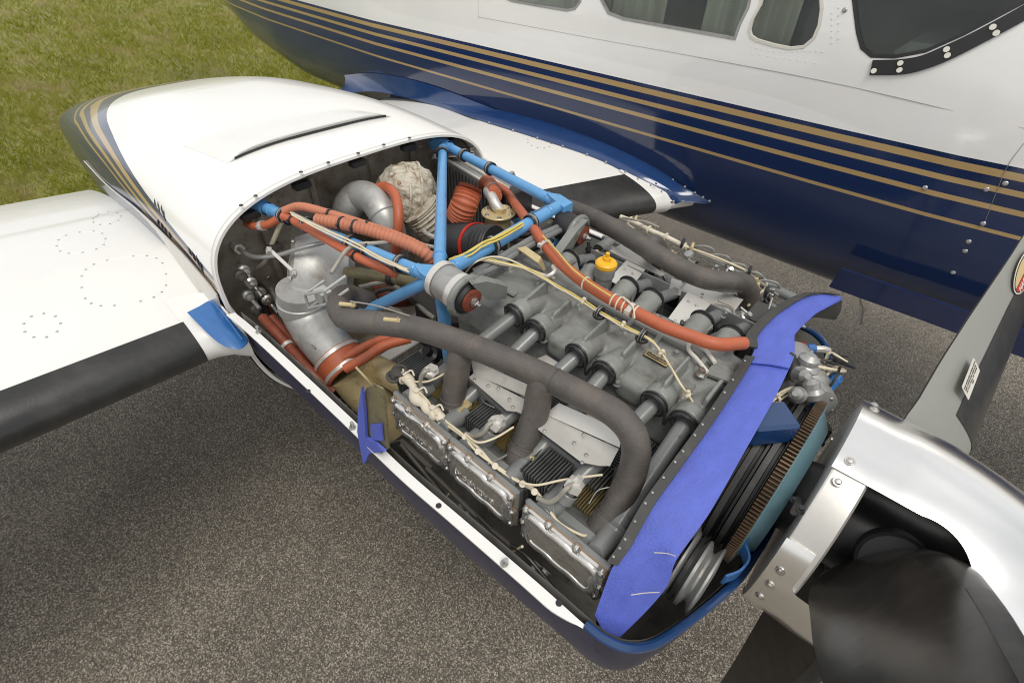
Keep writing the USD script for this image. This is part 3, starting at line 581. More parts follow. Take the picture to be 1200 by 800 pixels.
# blue fillet between wing and body
def HI2(px, py):
    lo_, hi_ = .62, 1.16
    for _ in range(30):
        m = (lo_+hi_)/2; p = P(px, py, y=m)
        if p[2]-iwtop(p[0], m) > 0: lo_ = m
        else: hi_ = m
    return P(px, py, y=lo_)
fo = [(396, 112), (440, 108), (500, 122), (560, 141), (630, 163), (700, 187), (740, 207), (775, 226), (792, 240)]
fi = [(404, 88), (440, 86), (500, 98), (580, 128), (650, 156), (720, 185), (780, 207), (815, 226), (836, 238)]
a = [HI2(*p)+A([0, 0, .003]) for p in fo]; b = [HF(*p)+A([0, -.004, 0]) for p in fi]
a, b = spline(a, 5), spline(b, 5); secs = []
for p, q in zip(a, b):
    c = A([(p[0]+q[0])/2, q[1]*.75+p[1]*.25, p[2]*.8+q[2]*.2]); u = np.linspace(0, 1, 9)[:, None]; q_ = (1-u)**2*p+2*u*(1-u)*c+u*u*q; q_[1:, 2] = np.maximum(q_[1:, 2], [iwtop(w_[0], w_[1])+.017 for w_ in q_[1:]]); secs.append(q_)
fl = plane.part('wing_fillet', loft(secs, False), 'fillet_blue', smooth=60)
for t in np.linspace(.42, .98, 12):
    for row, e in ((b, 1), (a, 1)):
        q = row[int(t*(len(row)-1))]; plane.part('screw', screw(q+A([0, -.003, .003]), (0, -.8, .6), .0055), 'alugrey', parent=fl)
cuff = [wing_sec(IW(y), ci(y), y, inc=.012, k=.72, x1=.10, off=o) for y, o in ((1.07, .0045), (1.10, .006), (1.13, .008))]
plane.part('boot_end_cap', loft(cuff, False), 'white', parent=iw, smooth=60)
for px, py in ((768, 216), (782, 224), (786, 238)): plane.part('screw', screw(P(px, py, y=1.10)+A([.002, 0, .004]), (.5, -.3, .8), .0045), 'soot', parent=iw)
# belly panel that hangs below the body edge
q = [P(986, 314, y=1.16), P(1080, 346, y=1.17), P(1250, 405, y=1.2)]
plane.part('belly_panel', strip(spline(q, 5), spline([p+A([-.01, 0.03, -.10]) for p in q], 5), .008), 'navy')

# ================================================================== PROPELLER
prop = Thing('propeller', 'three bladed propeller with polished spinner at the open end of the cowl', 'propeller', (.5, 0, 0))
XS, RS, XB = .465, .226, .618
BL = [math.radians(a) for a in (22, 142, 262)]
sp_prof = lambda s: [(RS-s, XS), (RS-s-.002, XS+.06)]+[((RS-s)*(1-u**2.0)**.72, XS+.06+(.50-s)*u) for u in np.linspace(.06, 1, 22)]
def solid_sp(s):
    pr = [(0, XS)]+sp_prof(s)+[(0, XS+.56-s)]
    m = mf.Manifold.revolve(mf.CrossSection([np.array(pr)]), 128); return m.rotate((0, 90, 0)) if m.volume() > 0 else mf.Manifold.revolve(mf.CrossSection([np.array(pr[::-1])]), 128).rotate((0, 90, 0))
def radial(a): return A([0, math.cos(a), math.sin(a)]), A([0, -math.sin(a), math.cos(a)])
cover = solid_sp(0)-(solid_sp(.004).translate((-.002, 0, 0)))
for a in BL:
    r_, t_ = radial(a); poly = sg.Point(-.02, .034).buffer(.072, 24).union(sg.Point(.015, -.055).buffer(.075, 24)).union(sg.box(-.30, -.03, -.02, .104)).union(sg.box(-.108, -.10, .03, .0).buffer(.012)).buffer(-.015).buffer(.015)
    m = ext(poly, .4, r_*.08+A([XB+.012, 0, 0]), (1, 0, 0), -t_); trimesh.repair.fix_normals(m); cover = cover-man(m)
pieces = sorted(cover.decompose(), key=lambda m: -m.volume())
sn = prop.part('spinner', pieces[0] if len(pieces) == 1 else cover, 'spinner', smooth=30)
bk = prop.part('bulkhead', lathe([(.05, XS+.006), (RS-.006, XS+.003), (RS-.0045, XS+.006), (RS-.0045, XS+.052), (RS-.012, XS+.056), (RS-.012, XS+.012), (.05, XS+.012)], (0, 0, 0), (1, 0, 0), 80), 'alu', smooth=35)
hub = prop.part('hub', tm([lathe([(0, XS-.04), (.07, XS-.04), (.085, XS+.03), (.09, XB+.05), (.07, XB+.10), (0, XB+.12)], (0, 0, 0), (1, 0, 0), 40)]+[lathe([(0, 0), (.055, 0), (.055, .115), (.05, .12), (0, .12)], (XB, 0, 0), radial(a)[0], 32) for a in BL]), 'black', smooth=40)
for a in BL:
    for da, dx in ((.40, .018), (.58, .018), (.80, .018), (-.40, .018), (-.58, .018)):
        r_, t_ = radial(a+da); prop.part('screw', tm([disc(A([XS+dx, 0, 0])+r_*(RS-.001), r_, .008, .0025, 16), screw(A([XS+dx, 0, 0])+r_*(RS+.0012), r_, .0055)]), 'steel', parent=sn)
def beta(r): return math.radians(np.interp(r, [.10, .25, .5, .75, .95], [46, 38, 38, 36, 32]))
def chord(r): return float(np.interp(r, [.060, .066, .078, .095, .115, .14, .175, .22, .36, .5, .7, .85, .92, .945, .95], [.02, .07, .115, .15, .178, .200, .217, .225, .215, .19, .152, .135, .11, .06, .02]))
def thick(r): return float(np.interp(r, [.06, .08, .12, .18, .26, .36, .6, .95], [.9, .62, .56, .50, .38, .26, .12, .07]))
def blade_sec(r, n=25, off=0.0, lo=True, hi=True, x0=0, x1=1):
    x = (1-np.cos(np.linspace(0, np.pi, n)))/2; x = x0+(x1-x0)*x
    t = 5*thick(r)*(.2969*np.sqrt(x)-.126*x-.3516*x**2+.2843*x**3-.1036*x**4)*np.where(r < .2, 1, 1); k = np.interp(r, [.18, .36, .6], [.55, .42, .16])
    up, dn = t*(1-k)+.0, -t*k; c = chord(r); return (0.42-x)*c, up*c+off, dn*c-off
def blade_pts(a, r, q, h):    # q along the chord (leading edge +), h normal (camber side +)
    r_, t_ = radial(a); b = beta(r); e = -math.cos(b)*t_+math.sin(b)*A([1, 0, 0]); nn = math.cos(b)*A([1, 0, 0])+math.sin(b)*t_
    return A([XB, 0, 0])+r*r_+np.outer(q, e)+np.outer(h, nn)
RR = np.r_[.06, .063, .067, .072, .078, .086, .095, .105, .115, .127, .14, .157, .175, np.linspace(.195, .3, 6), np.linspace(.34, .9, 16), .92, .935, .945, .95]
labb = ['grey blade reaching up past the fuselage, with a round maker mark', 'dark blade reaching out towards the viewer', 'black blade pointing down to the ground']
for a, lb, i in zip(BL, labb, range(3)):
    S = []; Fp = []; Bt = []
    for r in RR:
        q, up, dn = blade_sec(r, 31); S.append(blade_pts(a, r, np.r_[q, q[::-1][1:-1]], np.r_[up, dn[::-1][1:-1]]))
        if r > .12: q, up, dn = blade_sec(r, 20, .0008, x0=.0, x1=.985); Fp.append(blade_pts(a, r, q, up))
        if .29 < r < .72:
            q, up, dn = blade_sec(r, 14, .0022, x0=0, x1=.55); q2, _, dn2 = blade_sec(r, 8, .0016, x0=0, x1=.12); Bt.append(blade_pts(a, r, np.r_[q[::-1], q2[1:]], np.r_[up[::-1], dn2[1:]]))
    bp = prop.part('blade', loft(S, True, True, True), 'blade_black', label=lb, smooth=75)
    prop.part('front_face', loft(Fp, False), 'blade_grey', parent=bp, smooth=50)
    prop.part('deicing_boot', loft(Bt, False), 'rubber', parent=bp, smooth=50)
# paper placard and maker's mark on the upper blade (front face)
a = BL[0]
def on_blade(r, s):            # a point on the front face, s along the chord, with its axes
    g = lambda r, s: blade_pts(a, r, [s*1.0], [thick(r)*chord(r)*.42])[0]
    p = g(r, s); u = unit(g(r+.01, s)-g(r-.01, s)); w = unit(g(r, s+.004)-g(r, s-.004)); return p, u, w
def blade_hit(px, py):
    best = None
    for r in np.linspace(.2, .9, 141):
        for s in np.linspace(-.1, .07, 69):
            p = blade_pts(a, r, [s], [.008])[0]; d = p-CAM; w = d@FWD; e = abs(600+FP*(d@RIGHT)/w-px)+abs(400-FP*(d@UP)/w-py)
            if best is None or e < best[0]: best = (e, r, s)
    return best
e_, r1, s1 = blade_hit(1126, 443); p, u, w = on_blade(r1, s1); nrm = np.cross(u, w); p = p+nrm*(.0012 if nrm@(CAM-p) > 0 else -.0012)
if nrm@(CAM-p) < 0: w = -w
bpath = prop.path+'/blade'
pc = prop.part('placard', ext(sg.box(-.036, -.0165, .036, .0165).buffer(.003), .0008, p, u, w), 'cream', parent=bpath)
for k, s in enumerate(['FOR GROUND OPERATION', 'SEE APPROVED MANUAL', 'DO NOT PULL BY HAND', 'TIP']):
    prop.part('lettering', lay_text(s, .0042, p+np.cross(u, w)*.0011+unit(w)*(.0105-.0068*k), u, w, .0003), 'print_black', parent=bpath)
e_, r2, s2 = blade_hit(1199, 318); p, u, w = on_blade(r2, s2); nrm = np.cross(u, w); p = p+nrm*(.003 if nrm@(CAM-p) > 0 else -.003)
if nrm@(CAM-p) < 0: w = -w
from shapely import affinity
el = affinity.scale(sg.Point(0, 0).buffer(1, 40), .062, .034); n_ = np.cross(u, w)
prop.part('maker_mark', ext(el, .0008, p, u, w), 'cream', parent=bpath)
prop.part('mark_ring', ext(affinity.scale(el, .95, .92), .0008, p+n_*.0006, u, w), 'print_black', parent=bpath)
prop.part('mark_field', ext(affinity.scale(el, .90, .85).intersection(sg.box(-.07, -.04, .07, -.002)), .0008, p+n_*.0010, u, w), 'red', parent=bpath)
prop.part('mark_field', ext(affinity.scale(el, .90, .85).intersection(sg.box(-.07, .001, .07, .04)), .0008, p+n_*.0010, u, w), 'print_gold', parent=bpath)
prop.part('lettering', lay_text('HARTZELL', .013, p+n_*.0018+unit(w)*-.013, u, w, .0004, True), 'cream', parent=bpath)

# ================================================================== ENGINE
eng = Thing('aircraft_engine', 'six cylinder grey piston engine exposed in the open nacelle', 'aircraft engine', (0, 0, -.35))
X = A([1., 0, 0]); Y = A([0, 1., 0]); Zv = A([0, 0, 1.])
near_in = [P(*p, y=-.15) for p in [(603, 369), (628, 387), (676, 416), (708, 436), (767, 472), (802, 495)]]
near_out = [P(*p, z=.085) for p in [(500, 451), (530, 485), (563, 518), (609, 556), (641, 600), (711, 635)]]
far_in = [A([q[0], .125, q[2]]) for q in [P(*p, z=.19) for p in [(667, 305), (690, 322), (725, 345), (752, 360), (812, 387), (855, 395)]]]
far_out = [A([q[0]-.005, .36, .095]) for q in far_in]
# crankcase: one casting, built as a union and then softened
sec = [(-.13, -.16), (-.148, -.02), (-.150, .085), (-.128, .150), (-.085, .182), (-.03, .200), (.03, .200), (.085, .182), (.128, .150), (.150, .085), (.148, -.02), (.13, -.16)]
xsx = [(-.40, .80), (-.37, .95), (-.33, 1), (.20, 1), (.255, .97), (.285, .85)]
S = [[(x, y*k, z*(k if z > 0 else 1)) for y, z in sec] for x, k in xsx]; cc = loft(S, True, True, True); trimesh.repair.fix_normals(cc); parts = man(cc)
def hull2(a, ra, b, rb, n=12):
    m = sweep([a, b], [ra, rb], n); trimesh.repair.fix_normals(m); return man(m)
for q in near_in:
    d = unit(A([0, -1, .02])); parts += hull2(q-d*.135+A([0, 0, -.02]), .020, q-d*.02, .0265, 20); parts += hull2(q-d*.03, .0285, q, .0285, 20)
for q in far_in: parts += hull2(A([q[0], .0, .165]), .020, q, .0265, 20)
for i in (0, 2, 4):
    xm = (near_in[i][0]+near_in[i+1][0])/2
    if i < 5: parts += man(box(((near_in[i+1][0]+(near_in[i+2][0] if i < 4 else near_in[i+1][0]+.1))/2, -.10, .155), (.075, .085, .060), bev=.012))
    parts += man(slab([(near_in[i][0]+.002, -.045, .235), (near_in[i][0]+.002, -.135, .222), (near_in[i][0]+.002, -.135, .17), (near_in[i][0]+.002, -.03, .17)], .007))
    parts += man(slab([(near_in[i+1][0]+.012, -.05, .225), (near_in[i+1][0]+.012, -.11, .216), (near_in[i+1][0]+.012, -.11, .17), (near_in[i+1][0]+.012, -.03, .17)], .008))
for x in (-.30, -.21, -.09, .03, .10, .2): parts += man(slab([(x, .01, .212), (x, -.035, .208), (x, -.05, .17), (x, .03, .17)], .012))
cm = tm(parts.refine_to_length(.0075)); cm = trimesh.Trimesh(cm.vertices, cm.faces, process=True); trimesh.smoothing.filter_taubin(cm, .5, .52, 9)
cm.vertices += (meshkit.noise(np.asarray(cm.vertices)*38, 3)-.5)[:, None]*.0012
ck = eng.part('crankcase', cm, 'case', smooth=55)
# seam of the two halves with its bolts, and other bolts on the case
eng.part('case_flange', box((-.06, .006, .203), (.62, .020, .014), bev=.004), 'case', parent=ck)
def pbolt(px, py, z, r=.006, d=(0, 0, 1), m='case', h=.008, par=None):
    eng.part('bolt', bolt(P(px, py, z=z), d, r, h), m, parent=par or ck)
for px, py, z in [(591, 318, .195), (626, 345, .19), (655, 339, .2), (720, 377, .2), (679, 358, .2), (737, 390, .195), (767, 404, .2), (792, 415, .2), (637, 399, .17), (652, 417, .12), (701, 418, .165), (723, 450, .165), (765, 502, .10), (740, 489, .08), (849, 470, .18), (800, 430, .2)]:
    pbolt(px, py, z, m='tubegrey')
for q in near_in+far_in:
    s = -1 if q[1] < 0 else 1
    eng.part('seal_ring', ring(q+A([0, s*.002, 0]), (0, s, 0), .0265, .0026, 24, 8), 'black', parent=ck)
    eng.part('seal_ring', ring(q+A([0, s*.004, 0]), (0, s, 0), .021, .0045, 24, 8), 'baffle', parent=ck)
def retainer(a, b):             # springy wire loop that holds two tubes
    m = (a+b)/2; pts = [a+A([-.024, -.006, .012]), a+A([0, -.012, .028]), a+A([.024, -.010, .008]), m+A([0, -.012, -.022]), b+A([-.024, -.010, .004]), b+A([0, -.012, .028]), b+A([.024, -.006, .012])]
    eng.part('retainer_wire', tube(pts, .0028, 7), 'black', parent=ck)
for i in (0, 2, 4): retainer(near_in[i], near_in[i+1])
for a, b in zip(near_in, near_out): eng.part('pushrod_tube', tm([rod(a+A([0, .02, 0]), b, .0155, 18), lathe([(.0155, -.03), (.020, -.026), (.021, 0), (.017, .003)], b, unit(b-a), 18)]), 'tubegrey')
for a, b in zip(far_in, far_out): eng.part('pushrod_tube', tm([rod(a+A([0, -.02, 0]), b, .0155, 18), lathe([(.0175, -.06), (.0215, -.055), (.0215, 0), (.017, .003)], b, unit(b-a), 18)]), 'tubegrey')
# cylinders, heads, rocker boxes and polished covers
CZ, CY = .046, -.4347
def fins(o, d, R, L, pitch=.0065, core=.86):
    pr = []; k = int(L/pitch)
    for i in range(k): h = i*pitch; pr += [(R*core, h), (R*core, h+pitch*.55), (R, h+pitch*.62), (R, h+pitch*.9), (R*core, h+pitch*.97)]
    return lathe([(0, 0)]+pr+[(0, L)], o, d, 40)
def rrect(w, h, r): return sg.box(-w/2+r, -h/2+r, w/2-r, h/2-r).buffer(r, 8)
def cover_mesh(scal=1.0):
    L, H = .176, .113
    base = rrect(L-.006, H-.006, .018); pts = [(-.079, .043), (-.030, .0515), (.028, .0515), (.079, .043), (.083, .0), (.079, -.043), (.028, -.0515), (-.030, -.0515), (-.079, -.043), (-.083, 0)]
    lob = base.union(sg.MultiPoint(pts).buffer(.0075)).buffer(.004).buffer(-.007).buffer(.003); return base, lob, pts
cyl_x = {-1: [-.176, 0.0, .194], 1: [-.235, -.043, .149]}
for s in (-1, 1):
    for k, x in enumerate(cyl_x[s]):
        cyl = eng.part('cylinder', tm([fins((x, s*.14, .012), (0, s, 0), .080, .125)]), 'head', smooth=20)
        hd = eng.part('cylinder_head', box((x, s*.335, .012), (.150, .13, .135), bev=.02), 'head', parent=cyl)
        pl = []
        for q in range(17): pl.append(box((x, s*.335, -.055+q*.0082), (.172, .135, .0028)))
        eng.part('cooling_fins', tm(pl), 'head', parent=cyl, smooth=False, kind='stuff')
        vf = [box((x-.076+q*.0052, s*.325, .076), (.0010, .09, .030)) for q in range(30)]
        eng.part('top_fins', tm(vf), 'fin_gold' if s < 0 else 'head', parent=cyl, smooth=False, kind='stuff')
        rb = man(box((x, s*.400, CZ-.004), (.160, .05, .104), bev=.018))+man(box((x, s*.425, CZ), (.178, .012, .116), bev=.004))
        for dx in (-.055, .055): rb += hull2(A([x+dx, s*.36, .09]), .021, A([x+dx, s*.42, .098]), .016, 16)
        eng.part('rocker_box', rb, 'tubegrey', parent=cyl)
        base, lob, pts = cover_mesh(); o = A([x, s*.431, CZ]); u = X*(1 if s < 0 else -1)
        vc = eng.part('valve_cover', ext(lob, .0055, o+A([0, s*.0025, 0]), u, Zv), 'chrome', label=(['rear', 'middle', 'front'][k]+' polished valve cover on the outboard side') if s < 0 else None, smooth=30)
        eng.part('gasket', ext(lob.buffer(.0008), .0022, o, u, Zv), 'gasket', parent=vc)
        eng.part('cover_face', ext(base.buffer(-.016), .0016, o+A([0, s*.0078, 0]), u, Zv), 'cover_face', parent=vc)
        ex_ = base.buffer(-.0125).exterior; bp = []
        for t in np.linspace(0, 1, 150):
            q_ = ex_.interpolate(t, normalized=True); dd = min(math.hypot(q_.x-a_, q_.y-b_) for a_, b_ in pts); sh_ = .0052*math.exp(-(max(dd-.008, 0)/.0085)**2); nx_ = A([q_.x, q_.y*1.5]); nx_ = nx_/np.linalg.norm(nx_)
            bp.append(o+A([0, s*(.0068), 0])+u*(q_.x-nx_[0]*sh_)+Zv*(q_.y-nx_[1]*sh_))
        eng.part('raised_frame', sweep(bp, [.0078-.0022*math.exp(-(min(np.linalg.norm(p_-(o+u*a_+Zv*b_)) for a_, b_ in pts)/.014)**2) for p_ in bp], 12, cap=False), 'chrome', parent=vc, smooth=60)
        if s < 0 and k < 2: eng.part('lettering', lay_text('LYCOMING', .0150, o+A([0, s*.0092, 0])-Zv*.018-u*.016, u, Zv, .0016, True), 'chrome', parent=vc)
        for a_, b_ in pts: eng.part('screw', tm([disc(o+A([0, s*.008, 0])+u*a_+Zv*b_, (0, s, 0), .0056, .0016, 14), screw(o+A([0, s*.0096, 0])+u*a_+Zv*b_, (0, s, 0), .0042)]), 'steel', parent=vc)
for k, x in enumerate(cyl_x[-1]+cyl_x[1]):
    s_ = -1 if k < 3 else 1
    for t in np.arange(8)/8*2*np.pi+.2: 
        if math.sin(t) > -.2: eng.part('base_nut', bolt(A([x+.078*math.cos(t), s_*.148, .012+.078*math.sin(t)]), (0, s_, 0), .0075, .011), 'tubegrey', parent=ck)
for px, py in [(617, 402), (662, 433), (690, 452), (722, 471), (750, 487), (790, 520), (645, 381), (692, 409), (738, 436)]: eng.part('bolt', bolt(P(px, py, z=.12), (0, -.5, 1), .0065, .012), 'case', parent=ck)
for x, y, a_ in ((-.25, -.08, 0), (-.05, -.06, 1), (.2, -.07, 2)): eng.part('cast_pad', box((x, y, .186), (.035, .022, .008), bev=.003), 'case', parent=ck)
# name plate
npx = [P(*p, z=.181) for p in [(753.5, 421.5), (760.5, 411.5), (787, 426), (779.5, 437)]]; c_ = sum(npx)/4; u = unit(npx[2]-npx[1]); w = unit(npx[1]-npx[0])
nrm = unit(np.cross(u, w)); nrm = nrm if nrm[2] > 0 else -nrm
w = w-u*(w@u); w = unit(w); pw, ph = np.linalg.norm(npx[2]-npx[1]), np.linalg.norm(npx[1]-npx[0])
c_ = c_+A([0, 0, .012])
nm = eng.part('name_plate', ext(rrect(pw, ph, .002), .0015, c_, u, w), 'print_black', label='small black and gold name plate on the crankcase')
eng.part('plate_border', ext(rrect(pw*.96, ph*.9, .002).difference(rrect(pw*.90, ph*.74, .002)), .0006, c_+nrm*.0016, u, w), 'print_gold', parent=nm)
eng.part('lettering', lay_text('LYCOMING', ph*.26, c_+nrm*.0016+w*ph*.12, u, w, .0006, True), 'print_gold', parent=nm)
eng.part('lettering', lay_text('AIRCRAFT ENGINE', ph*.13, c_+nrm*.0016-w*ph*.2, u, w, .0005), 'print_gold', parent=nm)
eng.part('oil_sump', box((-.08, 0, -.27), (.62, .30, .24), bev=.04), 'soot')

# exhaust on the near bank
def exh(name, pts, r, label=None, par=None, seg=9): return eng.part(name, tube(pts, r, 28, seg), 'exhaust', parent=par, label=label, smooth=50)
main = [P(432, 352, z=.09), P(405, 345, z=.15), P(396, 358, z=.205), P(408, 374, z=.228), P(440, 378, z=.235), P(500, 388, z=.235), P(600, 424, z=.235), P(688, 466, z=.235), P(728, 491, z=.23), P(745, 520, z=.205), P(740, 556, z=.155), P(722, 592, z=.105), P(706, 617, z=.075)]
em = exh('exhaust_manifold', main, .0245, label='brown heat stained exhaust pipe along the outboard cylinders')
br1 = [P(552, 396, z=.235), P(540, 412, z=.21), P(535, 440, z=.16), P(531, 468, z=.105), P(530, 484, z=.07)]
br2 = [P(648, 444, z=.235), P(634, 454, z=.215), P(627, 486, z=.16), P(612, 526, z=.10), P(606, 545, z=.07)]
for b in (br1, br2): exh('exhaust_branch', b, .0255, par=em)
for b, f_ in ((main, .985), (br1, .80), (br2, .80)):
    p, d = along(b, f_); R_ = .0248 if b is main else .0258; cl = eng.part('pipe_clamp', tm([band(p, d, R_, .012, .002, 30), ring(p+d*.006, d, R_+.0015, .0018, 30, 6), ring(p-d*.006, d, R_+.0015, .0018, 30, 6)]), 'exhaust', parent=em)
    sd = unit(np.cross(d, [0, 0, 1])); sd = sd if sd[0] > 0 else -sd
    q = p+sd*(R_+.006)
    eng.part('clamp_bolt', tm([box(q, (.022, .016, .016), bev=.002), rod(q-unit(np.cross(sd, d))*.026, q+unit(np.cross(sd, d))*.026, .0045, 8), bolt(q+unit(np.cross(sd, d))*.026, np.cross(sd, d), .0065, .008)]), 'gold', parent=em)
    exh('exhaust_port', [p+d*.004, p+d*.05], .0275, par=em)
for f_ in (.27, .345, .53, .69):
    p, d = along(main, f_); eng.part('weld_seam', ring(p, d, .0242, .0011, 30, 6), 'baffle' if f_ == .69 else 'exhaust', parent=em)
for (px, py) in ((398, 356), (450, 374)):
    q = P(px, py, z=.256); eng.part('clamp_bolt', tm([rod(q, q+A([.022, .016, 0]), .0045, 8), bolt(q+A([.022, .016, 0]), (1, .6, 0), .005, .005)]), 'gold', parent=em)
eng.part('lock_wire', tube([P(410, 353, z=.265), P(440, 358, z=.26), P(480, 370, z=.27)], .0016, 5), 'wire_grey', parent=em)
# exhaust on the far bank
farm = [P(668, 244, z=.17), P(690, 253, z=.20), P(720, 268, z=.215), P(760, 292, z=.21), P(795, 313, z=.20), P(825, 326, z=.20), P(850, 330, z=.195), P(870, 332, z=.18), P(878, 346, z=.14), P(875, 366, z=.09)]
ef = exh('exhaust_manifold', farm, .0255, label='brown exhaust pipe along the inboard cylinders')
p, d = along(farm, .48); exh('exhaust_branch', [p+A([0, -.0, 0]), p+A([0, .03, .005]), p+A([.01, .06, -.03]), p+A([.015, .07, -.08])], .022, par=ef)
for f_ in (.22, .4, .58):
    p, d = along(farm, f_); eng.part('weld_seam', ring(p, d, .0252, .0011, 30, 6), 'exhaust', parent=ef)
# bright sheet-metal baffles between the cylinders
def bent(name, polys, t=.002, m='alu', par=None, dots=(), lab=None):
    r = None
    for poly in polys: 
        k = eng.part(name if r is None else name+'_face', slab([P(px, py, z=z) for px, py, z in poly], t, (0, 0, 1)), m, parent=par if r is None else r, smooth=False); r = r or k
    for px, py, z in dots: eng.part('screw', screw(P(px, py, z=z)+A([0, 0, .001]), (0, 0, 1), .0036), 'alugrey', parent=r)
    return r
bent('cylinder_baffle', [[(549, 442, .155), (555, 437, .155), (622, 470, .155), (617, 488, .150), (606, 483, .150), (594, 482, .150)], [(555, 437, .155), (552, 421, .195), (622, 450, .195), (622, 470, .155)]], dots=[(572, 452, .155), (584, 455, .160), (597, 468, .155), (601, 477, .155), (556, 445, .155)])
bent('cylinder_baffle', [[(630, 502, .158), (639, 485, .158), (726, 524, .158), (715, 547, .150), (702, 547, .150), (681, 543, .150)], [(639, 485, .158), (655, 472, .180), (730, 505, .180), (726, 524, .158)]], dots=[(673, 519, .159), (684, 509, .159), (687, 533, .157), (638, 505, .158), (682, 542, .155)])
for poly in ([(549, 444, .133), (595, 484, .128), (600, 520, .05), (556, 478, .05)], [(630, 504, .136), (682, 545, .128), (682, 580, .05), (636, 540, .05)]):
    eng.part('baffle_side', slab([P(px, py, z=z) for px, py, z in poly], .003), 'tubegrey', smooth=False)
bent('cylinder_baffle', [[(683, 490, .12), (690, 483, .12), (722, 498, .12), (717, 515, .12)], ], m='alu'); bent('cylinder_baffle', [[(630, 420, .14), (640, 416, .14), (662, 430, .14), (655, 438, .14)]])
bent('cylinder_baffle', [[(787, 326, .15), (871, 351, .15), (858, 368, .14), (783, 342, .14)]], dots=[(823, 345, .15), (845, 352, .15)])
bent('cylinder_baffle', [[(713, 294, .17), (728, 286, .17), (781, 320, .16), (775, 326, .15)]])
for poly, dots in (([(713, 328, .17), (734, 305, .17), (756, 316, .165), (737, 341, .165)], [(732, 316, .17), (741, 321, .168), (727, 331, .168)]), ([(783, 373, .17), (806, 342, .17), (833, 356, .165), (806, 386, .165)], [(807, 353, .17), (816, 358, .168), (791, 376, .168), (801, 380, .168)])):
    bent('baffle_bracket', [poly], m='alu', dots=dots); k = poly
    q = P(k[0][0]+14, k[0][1]+6, z=.18); eng.part('clip', tm([rod(q, q+A([.02, .01, 0]), .006), disc(q, (1, .5, 0), .009, .006)]), 'black')
eng.part('baffle_wall', tm([box((-.12, .235, .11), (.24, .004, .12)), box((.13, .245, .10), (.2, .004, .12))]), 'tubegrey')
# filler neck with yellow cap
q = P(710, 311, z=.235); fn = eng.part('filler_neck', lathe([(.021, -.12), (.021, -.03), (.0245, -.027), (.0245, -.006), (.02, 0), (0, 0)], q, (0, 0, 1), 28), 'tubegrey')
cap_ = eng.part('filler_cap', lathe([(.025, -.002), (.026, 0), (.026, .008), (.022, .012), (.009, .014), (.008, .022), (0, .024)], q, (0, 0, 1), 30), 'yellow', parent=fn, label='yellow oil filler cap')
eng.part('cap_handle', tm([box(q+A([0, 0, .020]), (.022, .005, .010), bev=.0015), rod(q+A([0, 0, .014]), q+A([0, 0, .034]), .005)]), 'yellow', parent=fn)
# spark plugs, their nuts and braided leads
for i, (nx_, ny_, ex, ey) in enumerate([(506, 434, 494, 449), (584, 494, 560, 522), (675, 566, 650, 600)]):
    a = P(nx_, ny_, z=.155); b = P(ex, ey, z=.09); d = unit(b-a)
    sp = eng.part('spark_plug', tm([rod(a+d*.012, b+d*.02, .0105, 16), lathe([(.015, .02), (.0165, .022), (.0165, .04), (.013, .042)], a, d, 16)]), 'tubegrey')
    eng.part('plug_nut', lathe([(.0, -.014), (.007, -.014), (.0085, -.005), (.015, -.004), (.0165, 0), (.0165, .013), (.014, .015)], a, d, 6), 'alu', parent=sp)
    lead = [P(x_, y_, z=z_) for x_, y_, z_ in ([(503, 434, .16), (497, 436, .16), (493, 445, .14), (495, 458, .11)], [(581, 493, .16), (573, 497, .16), (567, 506, .145), (556, 511, .12), (546, 508, .11)], [(672, 566, .16), (663, 573, .16), (655, 582, .14), (643, 588, .12), (630, 583, .11)])[i]]
    eng.part('ignition_lead', tube(lead, .0046, 10), 'wire_grey', parent=sp)
for px, py in ((757, 352), (808, 300), (868, 372)):
    a = P(px, py, z=.13); eng.part('spark_plug', tm([rod(a, a+A([.01, .04, -.06]), .011), lathe([(0, 0), (.013, 0), (.013, .012), (0, .014)], a, (-.2, -.4, .8), 6)]), 'alugrey')
# far bank: injector line, rails and fuel tubes
for pts, r in (([P(884, 322, z=.1), P(900, 335, z=.1), P(935, 352, z=.1)], .014), ([P(850, 395, z=.13), P(878, 380, z=.13), P(905, 362, z=.13)], .016), ([P(870, 330, z=.08), P(905, 352, z=.06)], .03)):
    eng.part('intake_pipe', tube(pts, r, 16), 'tubegrey')
for k in range(5):
    a = P(812+18*k, 296+10*k, z=.09); eng.part('injector_line', tube([a, a+A([.01, -.01, .03]), a+A([.05, .0, .035]), a+A([.07, .01, 0])], .0035, 7), 'alugrey')
eng.part('fuel_rail', tube([P(800, 290, z=.1), P(850, 312, z=.1), P(900, 337, z=.1)], .006, 8), 'alugrey')
